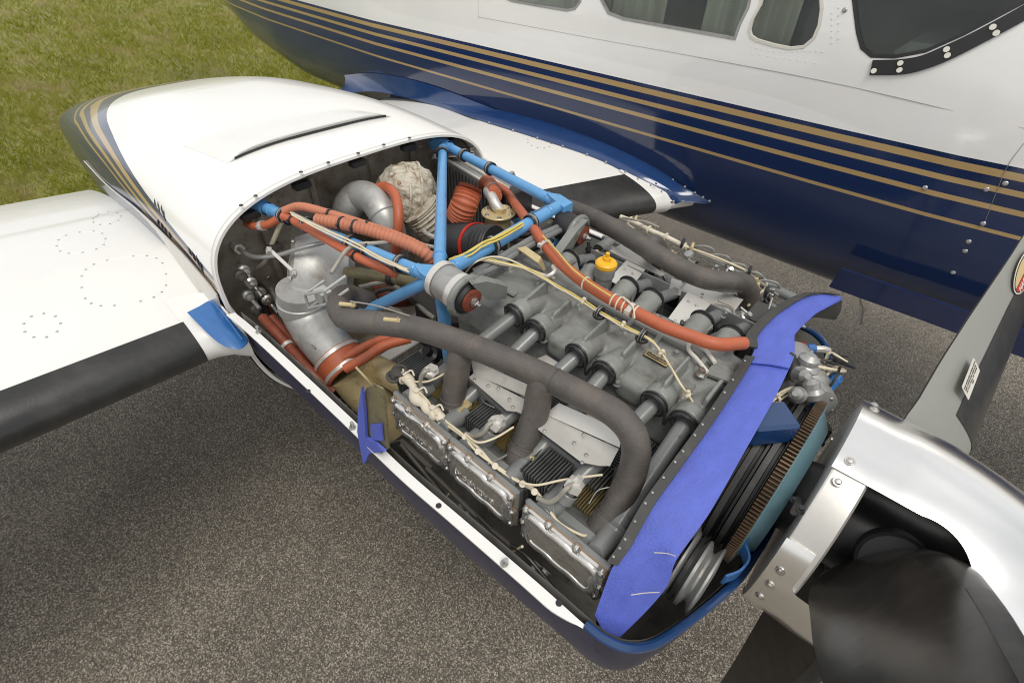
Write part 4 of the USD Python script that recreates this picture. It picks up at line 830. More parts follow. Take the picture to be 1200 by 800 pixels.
# finned cylinder sides that show between the baffles, and small fittings on the far bank
def finpack(px, py, z, n, L, H, m='head'):
    o = P(px, py, z=z); fp = eng.part('fin_pack', box(o-A([0, 0, H*.6]), (n*.0062, L*.96, H), bev=.002), 'black')
    for k in range(n): eng.part('fin', box(o+A([(k-n/2+.5)*.0062, 0, -H*.25]), (.0021, L, H)), m, parent=fp, smooth=False)
for a_ in ((574, 491, .105, 11, .075, .06), (641, 551, .105, 11, .075, .06), (486, 432, .10, 9, .07, .06), (760, 545, .09, 9, .08, .06), (766, 340, .10, 10, .07, .05), (842, 378, .10, 9, .07, .05), (815, 385, .08, 8, .07, .05), (700, 560, .09, 7, .06, .05)): finpack(*a_)
gfx = np.random.RandomState(12)
for k, (px, py) in enumerate([(735, 268), (752, 285), (772, 296), (790, 300), (812, 312), (838, 318), (855, 318), (872, 324), (886, 334), (900, 352), (893, 366), (872, 372), (742, 300), (700, 300), (690, 292), (905, 345), (880, 350), (846, 372), (800, 322), (826, 372)]):
    o = P(px, py, z=.11+.02*(k % 3)); d_ = unit(A([gfx.uniform(-.6, .6), gfx.uniform(-.8, .3), 1])); r_ = gfx.uniform(.007, .013)
    ft_ = eng.part('fitting', lathe([(0, -.03), (r_*.7, -.03), (r_*.7, -.008), (r_, -.006), (r_, .006), (r_*.6, .008), (r_*.5, .02), (0, .02)], o, d_, [6, 14, 8][k % 3]), ['alugrey', 'steel', 'tubegrey', 'gold', 'black'][k % 5])
for k, pts in enumerate([[(716, 278), (738, 288), (748, 305)], [(748, 290), (770, 305), (776, 320)], [(800, 330), (815, 322), (835, 330)], [(868, 360), (880, 372), (876, 388)], [(842, 352), (858, 360), (862, 378)], [(905, 350), (898, 366), (884, 372)], [(690, 318), (704, 330), (716, 345)]]):
    eng.part('fuel_line', tube([P(x_, y_, z=.16-.01*i_) for i_, (x_, y_) in enumerate(pts)], .0028, 7), ['alugrey', 'wire_grey', 'steel'][k % 3])
for k, pts in enumerate([[(560, 455), (566, 470), (580, 478)], [(612, 520), (622, 505), (640, 500)], [(470, 470), (486, 486), (505, 510)], [(540, 530), (556, 545), (580, 562)], [(690, 590), (700, 575), (716, 570)]]):
    eng.part('safety_wire', tube([P(x_, y_, z=.125) for x_, y_ in pts], .0011, 5), 'steel')
# front baffle, riveted strip and blue seal
rear = [(986, 350, .165), (962, 347, .18), (940, 351, .19), (908, 371, .20), (884, 396, .205), (882, 415, .21), (852, 464, .222), (822, 508, .222), (790, 552, .212), (760, 594, .19), (733, 642, .15), (716, 668, .12), (697, 720, .04)]
front = [(984, 354, .163), (968, 362, .175), (953, 371, .185), (931, 393, .20), (930, 408, .205), (928, 424, .212), (908, 466, .224), (872, 530, .225), (832, 600, .208), (793, 655, .17), (782, 686, .125), (757, 716, .07), (715, 757, -.015)]
def rows(idx, n=7):
    a = A([P(px, py, z=z) for px, py, z in idx]); s1 = spline(a, n); t = np.arange(len(s1))/n; lin = np.stack([np.interp(t, np.arange(len(a)), a[:, i]) for i in range(3)], 1); return .75*s1+.25*lin
R_, F_ = rows(rear), rows(front)
def sheet(a, b, t=.003, m=7, bulge=.003):
    secs = []; dn = A([0, 0, -t])
    for p, q in zip(a, b):
        u = np.linspace(0, 1, m)[:, None]; c = p+(q-p)*u; c = c+A([0, 0, 1])*bulge*np.sin(u*np.pi)*(.4+.6*u); secs.append(np.vstack([c, (c+dn)[::-1]]))
    m_ = loft(secs, True, True, True); v = np.asarray(m_.vertices); v[:] = v+(meshkit.fbm(v*16, 3, 4)-.5)[:, None]*A([0, 0, .004]); return m_
bw = eng.part('front_baffle', loft([np.stack([p+A([.004, 0, -.004]), p+A([.012, 0, -.12 if p[1] < .12 else -.03]), p+A([.012, 0, -.24 if -.42 < p[1] < .12 else -.06])]) for p in R_], False), 'baffle', smooth=40)
split = 5*7
fl = A([unit(b-a) for a, b in zip(R_, F_)])
eng.part('baffle_seal', sheet(R_[split:], F_[split:]), 'seal', parent=bw, label='bright blue flexible sealing strip over the engine front', smooth=60)
eng.part('baffle_seal', sheet(R_[:split+3]+A([0, 0, .006]), F_[:split+3]+A([0, 0, .006]), bulge=.004), 'seal', parent=bw, label='shorter blue sealing strip on the inboard side', smooth=60)
st = R_[split+1:-8]; eng.part('rivet_strip', strip(st+A([-.010, -.003, .004]), st+A([.006, .002, .008]), .003, (0, 0, 1)), 'baffle', parent=bw)
st2 = R_[2:split]; eng.part('rivet_strip', strip(st2+A([-.016, -.004, .005]), st2+A([.004, .001, .011]), .003, (0, 0, 1)), 'baffle', parent=bw)
for arr, n in ((st, 15), (st2, 11)):
    for t in np.linspace(.04, .96, n):
        q = arr[int(t*(len(arr)-1))]; eng.part('rivet', screw(q+A([-.006, -.002, .0072]), (0, 0, 1), .0024), 'alugrey', parent=bw)
for (px, py, px2, py2) in ((790, 655, 765, 651), (771, 697, 738, 700)):   # creases where the sheet has been bent
    a = P(px, py, z=.17 if py < 690 else .115); b = P(px2, py2, z=.185 if py < 690 else .125)
    eng.part('crease', tube([a+A([0, 0, .010]), (a+b)/2+A([.001, 0, .0145]), b+A([0, 0, .010])], .0006, 5), 'wire_white', parent=bw)
# dark corner boxes of the baffle near the front cylinder
bent('corner_baffle', [[(722, 545, .12), (741, 552, .12), (742, 588, .08), (716, 572, .08)]], m='baffle', t=.02)
bent('corner_baffle', [[(871, 372, .15), (888, 354, .15), (908, 362, .15), (892, 382, .15)]], m='baffle', t=.01)
for k, (pts, r_, m_) in enumerate([([(500, 548), (525, 572), (560, 606), (600, 640)], .0055, 'soot'), ([(526, 578), (521, 586), (524, 594), (533, 592)], .0022, 'wire_white'), ([(588, 650), (600, 646), (612, 640)], .0026, 'wire_white'), ([(560, 604), (590, 632), (618, 652), (650, 690)], .004, 'black'), ([(470, 520), (500, 556), (520, 580)], .006, 'soot')]):
    eng.part('drain_line', tube([P(x_, y_, y=-.455) for x_, y_ in pts], r_, 8), m_)
for px, py in ((545, 588), (553, 596), (630, 660), (640, 668), (470, 535)): eng.part('head_bolt', bolt(P(px, py, y=-.43), (0, -1, -.3), .008, .014), 'alugrey')
# rear bracket plate with its own scrap of blue seal at the outboard rear corner
bk = eng.part('rear_bracket', slab([P(*p, y=-.518) for p in [(426, 466), (430, 454), (440, 450), (449, 455), (452, 470), (456, 525), (444, 533), (433, 520)]], .004), 'olive')
eng.part('seal_flap', slab([P(*p, y=-.526) for p in [(425, 453), (421, 480), (420, 505), (427, 544), (434, 530), (452, 528), (441, 518), (430, 512), (428, 480)]], .006), 'seal', parent=bk)
eng.part('seal_flap', slab([P(*p, y=-.524) for p in [(435, 497), (447, 496), (449, 516), (436, 514)]], .004), 'seal', parent=bk)
eng.part('bracket_arm', slab([P(*p, y=-.45) for p in [(452, 520), (470, 515), (505, 548), (504, 560), (490, 565), (462, 540)]], .01), 'soot', parent=bk)
# starter ring gear, hub, belts, pulleys
XG, RG = .412, .19
n = 150; th = []
for i in range(n):
    for f_, r in ((.0, RG-.009), (.28, RG), (.58, RG), (.86, RG-.009)): th.append((r*math.cos((i+f_)/n*2*np.pi), r*math.sin((i+f_)/n*2*np.pi)))
gear = sg.Polygon(th).difference(sg.Point(0, 0).buffer(.165, 40)); g_ = trimesh.creation.extrude_polygon(gear, .018, engine='earcut'); v = np.asarray(g_.vertices)
rg = eng.part('ring_gear', trimesh.Trimesh(np.stack([XG-.012+v[:, 2], v[:, 0], v[:, 1]], 1), g_.faces), 'gear', smooth=False)
eng.part('gear_hub', lathe([(.183, XG+.006), (.1835, XG+.009), (.171, XG+.010), (.167, XG+.014), (.142, XG+.032), (.06, XG+.034)], (0, 0, 0), (1, 0, 0), 64), 'teal', parent=rg, smooth=30)
pr = [(.05, .345), (.172, .345)]
for k in range(4): h = .347+k*.0125; pr += [(.173, h), (.173, h+.004), (.164, h+.0055), (.164, h+.0105), (.173, h+.012)]
bl = eng.part('belt_pulley', lathe(pr+[(.173, .3985), (.05, .3985)], (0, 0, 0), (1, 0, 0), 72), 'black', smooth=20)
for k in (0, 1): eng.part('drive_belt', lathe([(.166, .353+k*.026), (.1765, .3525+k*.026), (.1765, .3625+k*.026), (.166, .362+k*.026)], (0, 0, 0), (1, 0, 0), 72, closed=True), 'baffle', parent=bl)
q = P(815, 672, z=-.03); ap = eng.part('small_pulley', lathe([(.0, -.03), (.066, -.03), (.066, -.026), (.05, -.018), (.05, -.014), (.066, -.006), (.066, -.001), (.05, .006), (.05, .010), (.067, .018), (.067, .022), (.03, .026), (0, .026)], q, (1, 0, 0), 44), 'alugrey', smooth=25)
eng.part('drive_belt', lathe([(.053, -.0175), (.0665, -.019), (.0665, -.0125), (.053, -.0145)], q, (1, 0, 0), 44, closed=True), 'black', parent=ap)
for (x0, y0, x1, y1, z, r, tip) in ((881, 549, 850, 577, .02, .018, 1), (862, 600, 836, 607, -.04, .02, 1)):
    a, b = P(x0, y0, z=z), P(x1, y1, z=z-.01); d = unit(b-a); k = eng.part('bearing_stud', rod(a, b, r, 20), 'alu'); eng.part('stud_nut', lathe([(0, 0), (r*1.02, 0), (r*1.05, .012), (r*.6, .016), (0, .012)], b, d, 18), 'gold', parent=k)
eng.part('pulley_arm', strip(spline([P(846, 583, z=0.), P(824, 608, z=-.02), P(806, 630, z=-.03), P(800, 652, z=-.05), P(788, 664, z=-.06)], 5), spline([P(852, 592, z=-.05), P(832, 615, z=-.06), P(812, 638, z=-.07), P(803, 655, z=-.09), P(790, 668, z=-.10)], 5), .004), 'alugrey')
for pts in ([P(955, 500, x=.44), P(965, 494, x=.45), P(972, 503, x=.45), P(965, 515, x=.45)], [P(914, 562, x=.445), P(924, 565, x=.45), P(926, 575, x=.45), P(914, 579, x=.445)], [P(900, 573, x=.445), P(908, 580, x=.45), P(905, 590, x=.45), P(897, 588, x=.445)], [P(926, 572, x=.45), P(935, 585, x=.455), P(930, 600, x=.455)]):
    eng.part('brush_bracket', tube(pts, .0055, 8), 'soot', parent=rg)
for px, py in ((963, 520), (930, 587), (938, 598)): eng.part('terminal', tm([disc(P(px, py, x=.45), (-.2, -.4, .8), .006, .010), disc(P(px, py, x=.45)+A([0, -.003, .008]), (-.2, -.4, .8), .0035, .008)]), 'black', parent=rg)
# alternator and its blue brackets at the inboard front
al0, al1 = P(896, 470, z=.06), P(935, 425, z=.06); d = unit(A([1., .35, -.1]))
q = P(931, 450, z=.13); d = unit(P(930, 470, z=.085)-P(905, 425, z=.085)); d = unit(A([d[0], d[1], -.05]))
alt = eng.part('alternator', lathe([(0, -.085), (.04, -.085), (.058, -.07), (.062, -.03), (.062, .03), (.056, .04), (.056, .065), (.03, .078), (0, .078)], q, d, 36), 'alugrey', smooth=30)
eng.part('alternator_strap', band(q-d*.012, d, .0625, .014, .003, 36), 'alu', parent=alt)
for k in range(7):
    r_, w_, _ = frame(d); e = r_*math.cos(k*.9)+w_*math.sin(k*.9); eng.part('alternator_bolt', bolt(q+d*.062+e*.045, d, .006, .008), 'steel', parent=alt)
bb = eng.part('blue_bracket', box(P(903, 487, z=.205)+A([0, 0, -.02]), (.062, .085, .05), R=[unit(A([.75, -.65, 0])), unit(A([.65, .75, 0])), Zv], bev=.006), 'navy_lip')
for px, py in ((899, 481), (911, 487)): eng.part('bracket_slot', ext(sg.box(-.011, -.004, .011, .004).buffer(.003), .002, P(px, py, z=.2065), unit(A([.7, -.7, 0])), unit(A([.7, .7, 0]))), 'black', parent=bb)
a, b = P(953, 474, z=.15), P(975, 449, z=.15); eng.part('blue_arm', tm([box((a+b)/2, (np.linalg.norm(b-a)+.02, .022, .03), R=[unit(b-a), unit(np.cross(Zv, b-a)), Zv], bev=.005), disc(b+A([0, 0, .005]), unit(b-a), .013, .018)]), 'blue_paint')
fx = P(938, 408, z=.13); d2 = unit(P(955, 408, z=.13)-P(930, 407, z=.13)); ft = eng.part('hose_fitting', tm([disc(fx-d2*.02, d2, .015, .012), disc(fx+d2*.012, d2, .012, .02)]), 'blue_paint'); eng.part('fitting_collar', disc(fx-d2*.008, d2, .0165, .018), 'rust', parent=ft); eng.part('fitting_end', tube([fx+d2*.03, fx+d2*.05, fx+d2*.065+A([0, 0, -.004])], .008, 10), 'alu', parent=ft)
rngc = np.random.RandomState(11)
for k in range(10):
    c0 = q+A([rngc.uniform(-.01, .05), rngc.uniform(-.03, .06), .05+rngc.uniform(0, .012)]); eng.part('regulator_wire', tube([c0+A([rngc.uniform(-.035, .035), rngc.uniform(-.035, .035), rngc.uniform(-.02, .012)]) for _ in range(4)], .0022+.0016*rngc.rand(), 7), ['black', 'wire_grey', 'soot', 'black', 'wire_white'][k % 5], parent=alt)
eng.part('wire_guard', tube([P(945, 462, z=.17), P(962, 446, z=.17), P(977, 430, z=.17), P(974, 427, z=.17), P(955, 432, z=.17)], .003, 6), 'wire_white', parent=alt)
for px, py, r in ((927, 424, .018), (940, 440, .02), (952, 455, .022), (916, 430, .014), (946, 425, .03), (934, 462, .018)):
    eng.part('alternator_fitting', lathe([(0, -.02), (r*.8, -.02), (r*.9, -.008), (r*.65, 0), (r*.65, .012), (r*.3, .02), (0, .02)], P(px, py, z=.2), unit(A([rngc.uniform(-.6, .6), rngc.uniform(-1, .2), .8])), 20), ['black', 'alugrey', 'soot'][int(px) % 3], parent=alt)
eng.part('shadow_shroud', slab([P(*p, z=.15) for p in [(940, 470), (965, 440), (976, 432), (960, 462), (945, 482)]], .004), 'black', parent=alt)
# white loop bracket on the case
lp = [P(x, y, z=.215) for x, y in [(829, 436), (818, 422), (808, 411), (807, 404), (813, 401), (822, 404), (838, 425)]]
lb_ = eng.part('lifting_loop', tube(lp, .0042, 9, 6), 'cream'); eng.part('loop_bracket', slab([P(*p, z=.205) for p in [(826, 438), (838, 424), (862, 438), (858, 450)]], .006, (0, 0, 1)), 'case', parent=lb_)
eng.part('loop_bolt', bolt(P(822, 438, z=.205), (0, 0, 1), .008, .012), 'steel', parent=lb_)
# clamp brackets on the case top near the mount
bent('clamp_bracket', [[(606, 291, .25), (616, 289, .25), (634, 302, .245), (630, 308, .245)], [(630, 308, .245), (634, 302, .245), (640, 315, .215), (636, 318, .215)]], m='gold', t=.003)
eng.part('saddle_clamp', tube([P(626, 321, z=.22), P(640, 324, z=.235), P(650, 318, z=.245), P(648, 312, z=.24)], .005, 8), 'alu')

# ================================================================== ENGINE MOUNT
em_ = Thing('engine_mount', 'light blue tubular frame that carries the engine off the firewall', 'engine mount', (-.6, 0, 0))
MA, MB_ = P(510, 326, z=.258), P(657, 240, z=.258); F1, F2 = P(300, 238, x=-1.0), P(517, 163, x=-1.0)
F1 = P(305, 241, x=-.95); F2 = P(519, 169, x=-.95)
def mt(a, b, r, nm_='mount_tube'): return em_.part(nm_, rod(a, b, r*.86, 20), 'tube_blue', smooth=50)
t1 = mt(F1, MA, .0172); t2 = mt(F2, MA+A([-.02, .03, .0]), .0172); t3 = mt(F2, MB_, .0172); t4 = mt(MA, MB_, .0185)
mt(MA, P(438, 360, z=.09)+(P(438, 360, z=.09)-MA)*1.6, .0172); mt(MA+A([0, .01, 0]), MA+A([.03, .0, -.34]), .0172); mt(MB_, MB_+A([.02, -.0, -.34]), .0172); mt(MB_, A([-.98, .34, -.2]), .016)
for F in (F1, F2): em_.part('mount_foot', tm([disc(F-A([.05, 0, 0.005]), (1, 0, 0), .026, .02, 24), lathe([(.024, -.03), (.021, 0), (.018, .03)], F, unit(MA-F1), 20)]), 'tube_blue')
def gus(c, s, z_=1.0):                  # folded gusset at the joint
    a = unit(MA-F1) if s < 0 else unit(MB_-F2); pts = [c-a*.075+A([0, 0, .018]), c-a*.01+A([0, -s*.028, .024]), c+A([.055, 0, .012]), c+A([.055, 0, -.05]), c+A([-.01, s*.03, -.04])]
    m = tm(mf.Manifold.hull_points(np.array([c+A(q)*z_ for q in [(-.085, s*.012, .020), (-.03, -s*.02, .026), (-.03, s*.032, .022), (.035, -s*.028, .012), (.035, s*.028, .012), (.04, -s*.026, -.05), (.04, s*.026, -.05), (-.03, s*.02, -.03), (-.03, -s*.02, -.03)]], np.float32)))
    em_.part('gusset', m, 'tube_blue', smooth=40)
gus(MA, -1, .72); gus(MB_, 1, .72)
for par_, a_, b_, r_w in ((t1, F1, MA, .0152), (t2, F2, MA+A([-.02, .03, 0]), .0152), (t3, F2, MB_, .0152), (t4, MA, MB_, .0163)):
    d_ = unit(b_-a_); L_ = np.linalg.norm(b_-a_)
    for e_ in ((L_-.055, .05) if par_ != t4 else (L_-.06, .06)):
        em_.part('weld_bead', ring(a_+d_*e_, d_, r_w, .0022, 24, 6), 'tube_blue', parent=par_)
def looped(path, f_, r, par, w=.012):
    p, d = along(path, f_, 4); k = em_.part('loop_clamp', tm([band(p, d, r, w, .004, 24), ring(p+d*w/2, d, r+.003, .0028, 24, 6), ring(p-d*w/2, d, r+.003, .0028, 24, 6)]), 'black', parent=par)
    em_.part('clamp_strap', band(p, d, r+.0035, w*.45, .0018, 24), 'alugrey', parent=par)
for f_ in (.16, .19, .31, .57, .66, .83): looped([F1, MA], f_, .0153, t1, .009)
for f_ in (.10,): looped([F2, MA], f_, .0153, t2)
for f_ in (.22, .46): looped([F2, MB_], f_, .0153, t3)
for f_ in (.40, .72): looped([MA, MB_], f_, .0164, t4)
# rubber isolators between the mount and the engine
for c, s, lab in ((P(553, 352, y=-.225), -1, 'outboard'), (P(683, 276, y=.225), 1, 'inboard')):
    d = unit(A([1, 0, -.08])); o = c-d*.02
    iso = em_.part('isolator', tm([lathe([(.036, -.085), (.039, -.08), (.0405, -.03), (.036, -.01), (.035, 0)], o, d, 32)]) if s < 0 else lathe([(.041, -.06), (.041, -.02), (.037, 0)], o, d, 32), 'alugrey' if s < 0 else 'black', label=lab+' rubber engine isolator')
    if s < 0: 
        for h in (-.075, -.018): em_.part('isolator_band', band(o+d*h, d, .0405 if h < -.03 else .0395, .015, .002, 32), 'alu', parent=iso)
    em_.part('isolator_rubber', lathe([(.0, -.005), (.033, -.005), (.036, .002), (.036, .012), (.031, .018), (0, .018)], o, d, 32), 'black', parent=iso)
    em_.part('isolator_disc', lathe([(0, .018), (.027, .018), (.027, .022), (.021, .025), (0, .025)], o, d, 28), 'rust', parent=iso)
    em_.part('isolator_bolt', tm([disc(o+d*.025, d, .011, .003, 18), bolt(o+d*.027, d, .0075, .010), rod(o+d*.03, o+d*.047, .0045, 10)]), 'steel', parent=iso)
    yk = A([0, -1, 0])*s
    em_.part('engine_foot', slab([o+A([.0, -s*.0, .050]), o+A([.0, -s*.045, .035]), o+A([.03, -s*.11, -.02]), o+A([.03, -s*.11, -.06]), o+A([0, -s*.05, -.03])], .024), 'case', parent=iso)
    em_.part('engine_foot', ring(o+d*.0, d, .0425, .0085, 32, 10), 'case', parent=iso)

# ================================================================== THINGS BEHIND THE ENGINE
def hose(label, pts, r, m='orange', cat='hose', ties=(), name='orange_hose', rib=None, base=None, ends=None, seg=9):
    t = Thing(name, label, cat, tuple(A(pts[0])))
    t.part('hose_body', ribbed(pts, r, rib[0], rib[1]) if rib else tube(pts, r, 16, seg), m, smooth=50)
    for f_ in ties:
        p, d = along(pts, f_); k = t.part('cable_tie', band(p, d, r*1.06, .005, .002, 18), 'black'); t.part('tie_head', box(p+unit(np.cross(d, [0, .3, 1]))*(r*1.1+.002), (.007, .006, .006)), 'black', parent=k)
    for f_ in (ends or ()):
        p, d = along(pts, f_); t.part('hose_clamp', tm([band(p, d, r*1.08, .011, .0018, 22), box(p+unit(np.cross(d, [0.2, .3, 1]))*(r*1.1+.003), (.012, .009, .008))]), 'alu')
    return t
hose('pale orange corrugated hose bending over the turbocharger side of the blue tube', [P(334, 247, z=.27), P(352, 242, z=.29), P(385, 250, z=.29), P(430, 264, z=.285), P(470, 278, z=.275), P(500, 292, z=.25)], .0105, 'orange_pale', rib=(.0085, .07), ties=(.35, .62))
hose('thicker spiral ribbed pale orange hose ending beside the mount joint', [P(372, 258, z=.28), P(400, 262, z=.285), P(440, 272, z=.28), P(475, 285, z=.27), P(500, 298, z=.25), P(515, 316, z=.2)], .0150, 'orange_pale', rib=(.011, .10), ties=(.2, .3))
hose('smooth orange hose strapped under the outboard blue tube', [P(331, 253, z=.26), P(345, 259, z=.255), P(380, 279, z=.25), P(415, 299, z=.25), P(440, 311, z=.24), P(466, 322, z=.22)], .0105, ties=(.08, .72))
hose('short orange hose with a pale band near the firewall edge', [P(289, 262, z=.2), P(300, 265, z=.21), P(316, 262, z=.225), P(331, 253, z=.25)], .0105, ends=(.5,))
hose('orange hose standing upright beside the wrapped turbocharger', [P(440, 221, z=.21), P(452, 219, z=.225), P(463, 229, z=.225), P(467, 250, z=.2), P(466, 276, z=.14), P(464, 300, z=.05)], .0145, ties=(.72,))
hose('long orange hose running forward over the crankcase', [P(570, 213, z=.12), P(590, 222, z=.16), P(607, 243, z=.2), P(622, 264, z=.245), P(636, 283, z=.25), P(651, 302, z=.25), P(667, 317, z=.25), P(685, 331, z=.25), P(705, 344, z=.25), P(730, 358, z=.25), P(755, 371, z=.25), P(780, 383, z=.25), P(810, 394, z=.25), P(840, 403, z=.25), P(872, 402, z=.235)], .0132, ends=(.56, .80))
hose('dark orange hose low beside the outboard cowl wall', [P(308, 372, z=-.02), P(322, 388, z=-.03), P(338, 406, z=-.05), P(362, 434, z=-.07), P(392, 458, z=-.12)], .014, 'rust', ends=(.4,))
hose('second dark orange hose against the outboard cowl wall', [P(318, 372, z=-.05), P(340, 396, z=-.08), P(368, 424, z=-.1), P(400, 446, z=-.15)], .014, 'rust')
hose('dark orange hose crossing above the brass duct', [P(405, 432, z=.0), P(430, 418, z=.03), P(450, 405, z=.05), P(480, 396, z=.05)], .013, 'orange')
hose('rearmost dark orange hose behind the brass duct', [P(400, 422, z=-.03), P(430, 405, z=.0), P(455, 395, z=.03), P(500, 380, z=.03)], .012, 'orange')
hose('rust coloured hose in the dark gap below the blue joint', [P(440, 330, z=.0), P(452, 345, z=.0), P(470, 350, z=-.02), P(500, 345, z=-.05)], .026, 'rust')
hose('orange hose rising beside the grey canister toward the blue cross tube', [P(590, 222, z=.04), P(608, 246, z=.08), P(622, 262, z=.1), P(640, 285, z=.08)], .014)

# large ribbed duct with tape
t = Thing('ribbed_duct', 'fat orange ribbed duct with a black strap and torn yellow tape', 'duct', P(536, 262, z=.05))
dp = [P(549, 225, z=.22), P(544, 240, z=.19), P(538, 256, z=.14), P(534, 272, z=.08)]
t.part('duct_body', ribbed(dp, .040, .0085, .05, 28), 'orange', smooth=50); p, d = along(dp, .0)
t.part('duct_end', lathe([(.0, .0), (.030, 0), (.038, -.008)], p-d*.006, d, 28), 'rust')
p, d = along(dp, .58); t.part('strap', band(p, d, .0415, .016, .003, 28), 'black')
p, d = along(dp, .86); t.part('tape', lathe([(.0425, -.022), (.044, -.02), (.0445, .015), (.0435, .03), (.041, .034)], p, d, 24), 'tape')
t.part('tape_tail', slab([p+A([.03, -.035, .01]), p+A([.05, -.02, .012]), p+A([.055, -.022, -.04]), p+A([.032, -.04, -.045])], .001), 'tape')
t = Thing('black_duct', 'wide black ribbed rubber duct with a red collar under the yellow wires', 'duct', P(555, 290, z=.0))
dp = [P(522, 280, z=.06), P(545, 285, z=.10), P(566, 288, z=.13), P(580, 290, z=.14)]
t.part('duct_body', ribbed(dp, .060, .010, .03, 30), 'black', smooth=50); p, d = along(dp, .72); t.part('collar', band(p, d, .062, .012, .003, 30), 'red')

# turbocharger
tc = Thing('turbocharger', 'turbocharger bundled in stained cream heat wrap behind the blue diagonal tube', 'turbocharger', P(474, 230, z=.0))
c_ = P(476, 228, z=.165)
body = lathe([(0, -.085), (.045, -.082), (.078, -.055), (.094, -.015), (.096, .02), (.082, .055), (.05, .078), (0, .084)], c_, unit(A([.35, .8, -.25])), 40)
body = trimesh.Trimesh(body.vertices, body.faces, process=True)
for _ in range(2): body = body.subdivide()
v = np.array(body.vertices); n_ = np.array(body.vertex_normals); dn = (v-c_)/np.linalg.norm(v-c_, axis=1)[:, None]
rid = 1-np.abs(2*meshkit.fbm(v*26, 4, 8)-1); v = v+dn*((rid**3-.4)*.011+(meshkit.fbm(v*75, 3, 2)-.5)*.010+(meshkit.noise(v*9, 5)-.5)*.02)[:, None]; body.vertices = v
tb = tc.part('heat_wrap', body, 'wrap', smooth=70)
for k, (o, R, tilt) in enumerate([((.0, -.02, .0), .099, (.35, .8, -.25)), ((.02, .02, .0), .096, (.4, .75, -.2))]):
    d = unit(tilt); tc.part('wrap_fold', tube([A(c_)+A(o)+R*(frame(d)[0]*math.cos(a_)+frame(d)[1]*math.sin(a_))*(1+.03*math.sin(5*a_+k)) for a_ in np.linspace(0, 2*np.pi, 26)], .0042, 7, 2), 'wrap', parent=tb)
rg_ = np.random.RandomState(4)
for k in range(7):
    d = unit(A([rg_.uniform(-.2, 1), rg_.uniform(-1, .2), rg_.uniform(.2, 1)])); tc.part('wrap_eyelet', disc(c_+d*.094, d, .006+.004*rg_.rand(), .008, 12), 'gasket' if k % 2 else 'wrap', parent=tb)
cq = [P(492, 244, z=.165), P(502, 256, z=.13), P(512, 266, z=.09)]
tc.part('corrugated_wrap', ribbed(cq, .060, .009, .05, 30), 'wrap', smooth=50)
tc.part('stay_rod', tube([P(487, 253, z=.12), P(498, 272, z=.12), P(520, 282, z=.12)], .007, 8), 'alu')
sd = Thing('exhaust_elbow', 'dull silver bent pipe joining the wrapped turbocharger', 'pipe', P(432, 250, z=.1))
sd.part('pipe', tube([P(405, 262, z=.04), P(408, 243, z=.14), P(420, 230, z=.18), P(437, 234, z=.185), P(450, 252, z=.16), P(459, 275, z=.10), P(462, 300, z=.0)], .046, 26), 'silver', smooth=50)
p, d = along([P(437, 234, z=.185), P(450, 252, z=.16), P(459, 275, z=.10)], .5); sd.part('weld_seam', ring(p, d, .046, .003, 30, 6), 'silver')
# silver drum and intake duct on the outboard side
dr = Thing('silver_air_box', 'round silver air box with a broad silver duct leading down to an orange coupling', 'air box', P(360, 330, z=-.1))
ctr = P(366, 318, y=-.285); ax = unit(A([-.45, -.75, .30]))
body = lathe([(0, -.11), (.080, -.105), (.102, -.085), (.108, -.02), (.106, .02), (.090, .052), (.074, .06), (0, .064)], ctr, ax, 44)
db = dr.part('drum', body, 'silver', smooth=35)
for k in range(5):
    u_, w_, _ = frame(ax); e = u_*math.cos(k*1.257+.3)+w_*math.sin(k*1.257+.3); dr.part('raised_rib', rod(ctr+ax*.063, ctr+ax*.055+e*.085, .003, 8), 'silver', parent=db)
    dr.part('bolt', bolt(ctr+ax*.055+e*.088, ax, .006, .006), 'steel', parent=db)
neck = [P(352, 338, y=-.36), P(356, 362, y=-.365), P(368, 384, y=-.37), P(384, 404, y=-.375), P(397, 419, y=-.375)]
dr.part('duct', tube(neck, [.070, .066, .062, .060, .059] if False else .062, 32), 'silver', smooth=50)
p, d = along(neck, .22); dr.part('seam_wrap', lathe([(.060, -.02), (.0655, -.015), (.065, .015), (.060, .022)], p, d, 32), 'silver')
b_ = [P(x, y, y_) if False else P(x, y, **{'y': -.42}) for x, y, y_ in [(357, 345, 0), (380, 341, 0), (384, 356, 0), (362, 361, 0)]]
for k in range(4): dr.part('box_bracket', rod(b_[k], b_[(k+1) % 4], .0035, 8), 'silver', parent=db)
dr.part('box_bracket', box(sum(b_)/4+A([0, .02, 0]), (.035, .03, .035), bev=.003), 'silver', parent=db)
for k in range(4): dr.part('box_bracket', rod(b_[k], b_[k]+A([.012, .05, .02]), .0035, 8), 'silver', parent=db)
cpl = Thing('orange_coupling', 'wide orange rubber coupling with two bright clamps between silver and brass ducts', 'coupling', P(402, 428, y=-.375))
q0, q1 = P(391, 412, y=-.375), P(413, 440, y=-.375); d = unit(q1-q0)
cpl.part('sleeve', lathe([(.060, -.034), (.0655, -.032), (.066, 0), (.0655, .032), (.060, .034)], (q0+q1)/2, d, 36), 'orange', smooth=40)
for h in (-.024, .022):
    k = cpl.part('clamp_band', band((q0+q1)/2+d*h, d, .0662, .010, .0022, 36), 'alu'); cpl.part('clamp_screw', box((q0+q1)/2+d*h+unit(A([-.3, -.6, .75]))*.070, (.02, .012, .012), bev=.002), 'steel', parent=k)
gp = Thing('brass_duct', 'brass coloured duct sloping from the orange coupling under the rear cylinder', 'duct', P(440, 460, y=-.36))
gp.part('duct', tube([P(410, 436, y=-.375), P(425, 455, y=-.365), P(446, 476, y=-.35), P(470, 500, y=-.33)], .058, 32), 'gold', smooth=50)
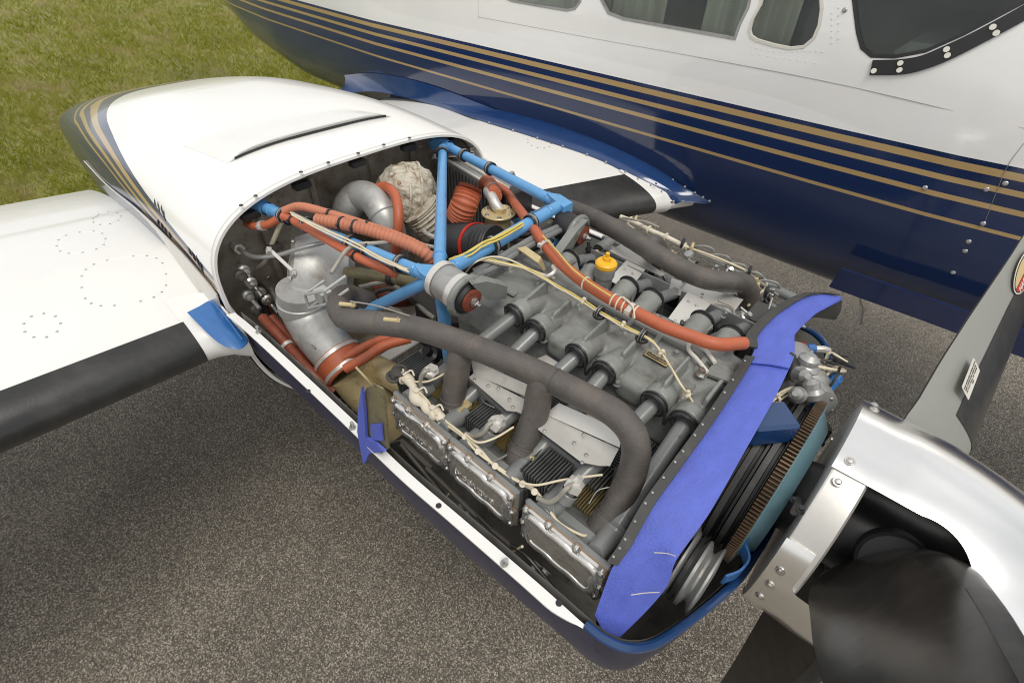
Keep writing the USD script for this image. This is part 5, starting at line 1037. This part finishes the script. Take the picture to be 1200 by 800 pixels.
gp.part('duct_seam', tube([P(417, 430, y=-.42), P(432, 446, y=-.415), P(446, 462, y=-.40)], .003, 6), 'gold')
gp.part('branch', tube([P(440, 430, y=-.31), P(462, 442, y=-.31), P(478, 452, y=-.30)], .035, 20), 'gold')
gr = Thing('ribbed_grey_hose', 'grey and black ribbed hose lying between the cowl wall and brass duct', 'hose', P(385, 470, z=-.2))
hp = [P(358, 440, z=-.16), P(378, 456, z=-.19), P(400, 478, z=-.22), P(420, 500, z=-.25)]
gr.part('hose_body', ribbed(hp, .036, .022, .10, 24), 'baffle', smooth=50)
for k in range(9):
    p, d = along(hp, .06+.11*k); gr.part('hoop', band(p, d, .0385, .007, .002, 24), 'alugrey')
# canister
cn = Thing('separator_canister', 'pale brass canister with a bolted round lid and silver spout', 'canister', P(584, 268, z=0))
o = P(584, 250, z=.165)
cb = cn.part('canister_body', lathe([(0, -.13), (.036, -.13), (.040, -.02), (.040, .0), (0, 0)], o, (0, 0, 1), 32), 'gold')
cl = cn.part('lid', disc(o, (0, 0, 1), .052, .006, 36, .0015), 'gold')
for k in range(6): cn.part('bolt', bolt(o+A([.041*math.cos(k*1.047+.3), .041*math.sin(k*1.047+.3), .006]), (0, 0, 1), .005, .004), 'steel', parent=cl)
cn.part('spout', tube([o+A([.012, .004, .005]), P(581, 240, z=.19), P(577, 232, z=.20), P(572, 224, z=.19)], .0165, 18), 'alu'); cn.part('spout_nut', lathe([(.0, 0), (.019, 0), (.019, .018), (0, .02)], o+A([.008, 0, .004]), (0, 0, 1), 6), 'gold', parent=cl)
cn.part('spout_sleeve', tube([P(580, 230, z=.2), P(576, 219, z=.19), P(571, 213, z=.165), P(567, 216, z=.13)], .0225, 18), 'orange')
p, d = along([P(580, 230, z=.2), P(576, 219, z=.19), P(571, 213, z=.165)], .25); cn.part('sleeve_band', band(p, d, .0235, .008, .002, 20), 'alugrey')
cn.part('side_fitting', tm([rod(P(594, 262, z=.13), P(606, 270, z=.11), .016, 14), rod(P(600, 264, z=.12), P(603, 276, z=.08), .019, 14)]), 'alugrey')
# oil cooler box at the inboard rear
oc = Thing('oil_cooler', 'grey box shaped oil cooler on the inboard rear below the blue tube', 'oil cooler', P(560, 205, z=0))
c4 = [P(524, 190, z=.17), P(545, 174, z=.17), P(609, 212, z=.13), P(590, 230, z=.13)]
top = A(c4); bot = top-A([0, 0, .17]); 
m_ = tm(mf.Manifold.hull_points(np.vstack([top, bot]).astype(np.float32))); ob = oc.part('cooler_body', m_, 'alugrey', smooth=30)
for f_ in (.04, .36, .68, .96):
    a = top[0]*(1-f_)+top[1]*f_; b = top[3]*(1-f_)+top[2]*f_; oc.part('cooler_rail', rod(a+A([0, 0, .004]), b+A([0, 0, .004]), .006, 8), 'alu')
for f_ in np.linspace(.05, .95, 16):
    a = top[0]*(1-f_)+top[3]*f_; b = bot[0]*(1-f_)+bot[3]*f_; oc.part('cooler_fin', rod(a+A([0, -.002, -.01]), b+A([0, -.002, .01]), .0025, 5), 'baffle', parent=ob)
oc.part('end_tank', box(top[2]*.5+top[3]*.5-A([-.012, 0, .06]), (.05, .15, .13), bev=.006), 'black')
oc.part('mounting_strap', slab([P(506, 186, z=.19), P(509, 181, z=.19), P(556, 176, z=.19), P(556, 181, z=.19)], .004), 'alu')
for px, py in ((508, 184), (553, 177), (600, 206), (540, 180)): oc.part('bolt', bolt(P(px, py, z=.197), (0, 0, 1), .009, .012), 'steel')

# metal lines near the firewall
ln = Thing('steel_pipe', 'thin steel pipe curving from the firewall fitting under the orange hose', 'pipe', P(300, 298, z=.05))
lp_ = [P(273, 286, z=.11), P(282, 293, z=.13), P(298, 301, z=.14), P(325, 299, z=.16), P(352, 291, z=.19), P(380, 284, z=.2)]
ln.part('pipe', tube(lp_, .0062, 12), 'alugrey'); ln.part('fitting', tm([rod(P(271, 284, z=.105), P(279, 290, z=.12), .013, 14), rod(P(276, 288, z=.115), P(281, 292, z=.125), .015, 6)]), 'alu')
ln = Thing('steel_strut', 'straight pale rod standing between drum and firewall', 'rod', P(318, 290, z=0))
ln.part('rod', rod(P(330, 259, z=.2), P(316, 292, z=.12), .0065, 12), 'wire_white'); ln.part('rod', tube([P(316, 292, z=.12), P(311, 306, z=.08), P(302, 314, z=.05)], .0065, 12), 'wire_grey'); ln.part('joint', tm([disc(P(317, 293, z=.115), (.3, -.8, .5), .014, .014), box(P(323, 289, z=.13), (.03, .03, .012))]), 'soot')
ln = Thing('link_rod', 'bright link rod across the face of the silver drum', 'rod', P(330, 305, y=-.46))
ln.part('rod', rod(P(318, 294, y=-.44), P(347, 321, y=-.44), .004, 10), 'alu'); ln.part('joint', disc(P(347, 321, y=-.44), (-.3, -.9, .4), .009, .01), 'steel'); ln.part('joint', disc(P(318, 294, y=-.44), (-.3, -.9, .4), .009, .01), 'steel')
fr_ = np.random.RandomState(21)
for k, (px, py) in enumerate([(285, 316), (281, 322), (293, 330), (304, 342), (299, 362), (312, 350), (290, 345)]):
    o = P(px, py, x=-.96+.02*(k % 3)); fwn = plane.part('firewall_fitting', tm([lathe([(0, 0), (.016, 0), (.016, .012), (.010, .016), (.010, .03), (0, .032)], o, (1, -.1, .15), 18), rod(o, o+A([.06, -.0, -.02]), .006)]), ['alugrey', 'soot', 'steel'][k % 3], parent=fw)
cg = Thing('olive_pipe', 'olive brown pipe with a black loop clamp under the outboard blue tube', 'pipe', P(450, 325, z=.05))
op = [P(405, 318, z=.10), P(430, 321, z=.12), P(465, 327, z=.13), P(500, 333, z=.13)]; cg.part('pipe', tube(op, .015, 16), 'olive'); p, d = along(op, .62); cg.part('loop_clamp', band(p, d, .016, .014, .004, 20), 'black')
br = Thing('olive_bracket', 'olive sheet bracket hanging in the gap behind the exhaust elbow', 'bracket', P(425, 340, z=-.1)); br.part('plate', slab([P(408, 322, z=.06), P(432, 323, z=.06), P(440, 352, z=-.02), P(428, 350, z=-.02)], .004), 'olive')

# wires and harnesses
def wires(label, name, pts, m, r, n=1, jit=.006, ties=(), cat='wires', wob=0.0, seed=1):
    t = Thing(name, label, cat, tuple(A(pts[0]))); g_ = np.random.RandomState(seed); s = spline(pts, 6)
    for k in range(n):
        o = g_.randn(3)*jit; w = np.cumsum(g_.randn(len(s), 3), 0)*wob; w -= np.linspace(0, 1, len(s))[:, None]*w[-1]
        t.part('wire', sweep(s+o+w, r, 8), m if isinstance(m, str) else m[k % len(m)])
    for f_ in ties:
        p, d = along(pts, f_); kk = t.part('cable_tie', band(p, d, jit*1.3+r, .006, .003, 14), 'wire_white'); t.part('tie_knot', box(p+A([0, 0, jit*1.5+r+.003]), (.008, .007, .007), bev=.002), 'wire_white', parent=kk)
    return t
zc_ = .222
wp = [P(512, 312, z=.24), P(540, 305, z=.25), P(563, 303, z=.25), P(590, 309, z=.245), P(615, 315, z=.242), P(640, 328, z=.24), P(655, 337, z=.24), P(675, 348, z=.24), P(705, 367, z=.238), P(735, 384, z=.235), P(760, 397, z=.232), P(774, 412, z=.23), P(794, 445, z=.222), P(812, 472, z=.195), P(825, 490, z=.185)]
w_ = wires('cream wires tied along the ridge of the crankcase', 'ridge_wires', wp, ['wire_white', 'wire_white', 'wire_yellow'], .0019, 3, .0020, ties=(.52, .66, .80, .93), wob=.0004)
for f_ in (.58, .72):
    p, d = along(wp, f_); k = w_.part('loop_clamp', tm([ring(p, d, .011, .005, 20, 8), disc(p-A([0, 0, .012]), (0, 0, 1), .014, .008, 18)]), 'black'); w_.part('clamp_strap', band(p, d, .013, .006, .002, 20), 'alu', parent=k)
wires('thin cream wire arching over the front of the mount joint', 'arched_wire', [P(545, 320, z=.22), P(556, 308, z=.25), P(575, 301, z=.255), P(596, 304, z=.25), P(622, 316, z=.235), P(650, 326, z=.232)], 'wire_white', .0022, 1, 0)
wires('bright yellow wires along the rear of the blue cross tube', 'yellow_wires', [P(527, 304, z=.26), P(548, 295, z=.28), P(565, 284, z=.285), P(585, 276, z=.285), P(612, 261, z=.28)], 'wire_yellow', .0024, 4, .0045, wob=.0005)
wires('grey hoses bundled along the front of the blue cross tube', 'grey_lines', [P(556, 318, z=.22), P(575, 308, z=.235), P(600, 293, z=.24), P(625, 279, z=.24), P(655, 265, z=.22)], 'tubegrey', .0075, 4, .008, wob=.0003)
t = wires('yellow wire lying along the long orange hose', 'hose_wire', [P(636, 276, z=.272), P(652, 293, z=.275), P(668, 312, z=.272), P(683, 325, z=.272), P(700, 337, z=.27), P(716, 347, z=.27)], 'wire_yellow', .0018, 1, 0)
t = Thing('hose_tie_wrap', 'cream cord wound round the middle of the long orange hose', 'cord', P(730, 362, z=.2)); lhp = [P(685, 331, z=.25), P(705, 344, z=.25), P(730, 358, z=.25), P(755, 371, z=.25), P(780, 383, z=.25)]
for f_ in (.02, .40, .47, .54, .62, .68): 
    p, d = along(lhp, f_); t.part('cord', ring(p, unit(d+A([.0, .1, .15*math.sin(f_*40)])), .0142, .0019, 22, 6), 'cloth')
p, d = along(lhp, .5); t.part('cord_tail', tube([p+A([0, 0, .02]), p+A([.03, -.01, .018]), p+A([.045, -.02, .0])], .002, 6), 'cloth')
# cloth wrapped harness on the rear cylinder, and its leads along the valve covers
cb_ = Thing('ignition_harness', 'cream cloth wrapped wiring harness above the outboard valve covers', 'wiring harness', P(490, 462, z=0))
hp = [P(468, 438, z=.12), P(478, 447, z=.12), P(490, 465, z=.115), P(502, 480, z=.11), P(514, 487, z=.105), P(519, 496, z=.10)]
s = spline(hp, 10); L = np.linspace(0, 1, len(s)); cb_.part('cloth_sleeve', sweep(s+(meshkit.noise(s*60, 2)-.5)[:, None]*.006, .0115+.0025*np.sin(L*19)+.0015*np.sin(L*37), 16), 'cloth', smooth=60)
for f_ in (.12, .46, .8): 
    p, d = along(hp, f_); k = cb_.part('knot', ring(p, d, .0125, .0022, 20, 7), 'cloth'); cb_.part('knot_end', tm([tube([p+A([0, 0, .012]), p+A([.01, .012, .022]), p+A([.022, .01, .016])], .002, 6), disc(p+A([0, 0, .012]), (0, 0, 1), .006, .006)]), 'cloth', parent=k)
cb_.part('harness_end', tm([disc(P(464, 436, z=.125), (1, -.3, 0), .016, .02), ring(P(468, 434, z=.135), (0, 0, 1), .014, .004), ring(P(461, 441, z=.125), (.4, 0, 1), .012, .004)]), 'soot')
ld = [[(518, 490, .11), (540, 507, .115), (562, 526, .115), (580, 546, .11), (604, 562, .11), (626, 573, .11), (640, 592, .105), (655, 612, .10), (680, 626, .095), (690, 627, .09)],
      [(518, 494, .105), (542, 511, .11), (560, 530, .112), (585, 548, .11), (610, 565, .105), (632, 580, .1), (650, 606, .1)],
      [(486, 447, .13), (500, 447, .14), (515, 441, .15), (528, 432, .16)], [(545, 508, .12), (560, 518, .13), (580, 513, .14), (602, 500, .15)], [(610, 565, .12), (630, 568, .13), (660, 562, .14), (706, 556, .15)],
      [(486, 455, .13), (500, 468, .125), (512, 486, .12)], [(572, 543, .11), (590, 535, .1), (606, 524, .09)]]
for k, l in enumerate(ld): cb_.part('lead', tube([P(x, y, z=z) for x, y, z in l], .0026 if k < 2 else .0021, 8), 'wire_white' if k != 6 else 'wire_grey')
for px, py in ((545, 511), (560, 528), (580, 545), (612, 566), (626, 575)): cb_.part('cable_tie', disc(P(px, py, z=.113), (.6, -.5, .6), .0062, .006, 12), 'cloth')
cf_ = Thing('inboard_harness', 'cream wiring harness with clamps on the far side of the engine', 'wiring harness', P(780, 275, z=0))
hp = [P(727, 254, z=.13), P(742, 260, z=.13), P(762, 270, z=.13), P(785, 280, z=.13), P(806, 291, z=.12)]
cf_.part('cloth_sleeve', tube(hp, .0075, 12), 'cloth')
for k, l in enumerate([[(806, 291, .12), (840, 305, .12), (872, 317, .12), (890, 330, .12), (912, 346, .12)], [(800, 288, .125), (835, 300, .125), (870, 315, .125), (898, 330, .11), (890, 345, .11), (877, 358, .13)], [(730, 255, .14), (745, 258, .16), (757, 260, .15), (772, 266, .14)], [(735, 262, .13), (760, 282, .13), (775, 280, .14)], [(806, 296, .12), (808, 305, .13), (818, 310, .13)]]):
    cf_.part('lead', tube([P(x, y, z=z) for x, y, z in l], .0033, 8), ['wire_grey', 'wire_white'][k % 2])
for f_ in (.15, .45, .7, .95):
    p, d = along(hp, f_); cf_.part('cable_tie', ring(p, d, .0105, .003, 16, 6), 'cloth')
for px, py in ((800, 285), (811, 290), (878, 318), (898, 342), (745, 258)): cf_.part('harness_clamp', ring(P(px, py, z=.13), (1, .3, 0), .012, .0045, 18, 7), ['black', 'gold'][px % 2])
wires('two cream wires hanging beside the alternator', 'alternator_wires', [P(893, 483, z=.17), P(905, 470, z=.18), P(920, 460, z=.18), P(938, 452, z=.16)], 'wire_white', .0026, 3, .003, ties=(.3,), wob=.0005)
wires('pale lead bent round the rear spark plug elbow', 'pale_lead', [P(388, 320, z=.25), P(410, 290, z=.27), P(440, 285, z=.27), P(478, 284, z=.26), P(510, 290, z=.25)], 'wire_grey', .005, 1, 0)
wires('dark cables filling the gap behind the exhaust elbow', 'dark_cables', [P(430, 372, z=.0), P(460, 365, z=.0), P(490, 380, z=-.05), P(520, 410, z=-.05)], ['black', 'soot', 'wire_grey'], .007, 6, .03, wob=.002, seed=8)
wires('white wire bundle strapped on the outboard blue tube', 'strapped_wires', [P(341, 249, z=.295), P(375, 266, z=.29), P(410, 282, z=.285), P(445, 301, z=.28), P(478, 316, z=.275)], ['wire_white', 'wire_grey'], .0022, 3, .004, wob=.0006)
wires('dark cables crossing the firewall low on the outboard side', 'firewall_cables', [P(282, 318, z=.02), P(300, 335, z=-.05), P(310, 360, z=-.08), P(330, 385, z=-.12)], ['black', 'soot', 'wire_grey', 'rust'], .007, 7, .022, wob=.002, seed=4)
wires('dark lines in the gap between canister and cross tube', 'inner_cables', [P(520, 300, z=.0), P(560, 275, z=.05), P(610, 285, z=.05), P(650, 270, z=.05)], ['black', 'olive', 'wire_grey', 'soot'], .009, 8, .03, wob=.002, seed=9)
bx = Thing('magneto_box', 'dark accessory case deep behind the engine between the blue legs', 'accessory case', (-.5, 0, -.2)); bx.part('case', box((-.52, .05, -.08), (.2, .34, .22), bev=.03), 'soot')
for k in range(10):
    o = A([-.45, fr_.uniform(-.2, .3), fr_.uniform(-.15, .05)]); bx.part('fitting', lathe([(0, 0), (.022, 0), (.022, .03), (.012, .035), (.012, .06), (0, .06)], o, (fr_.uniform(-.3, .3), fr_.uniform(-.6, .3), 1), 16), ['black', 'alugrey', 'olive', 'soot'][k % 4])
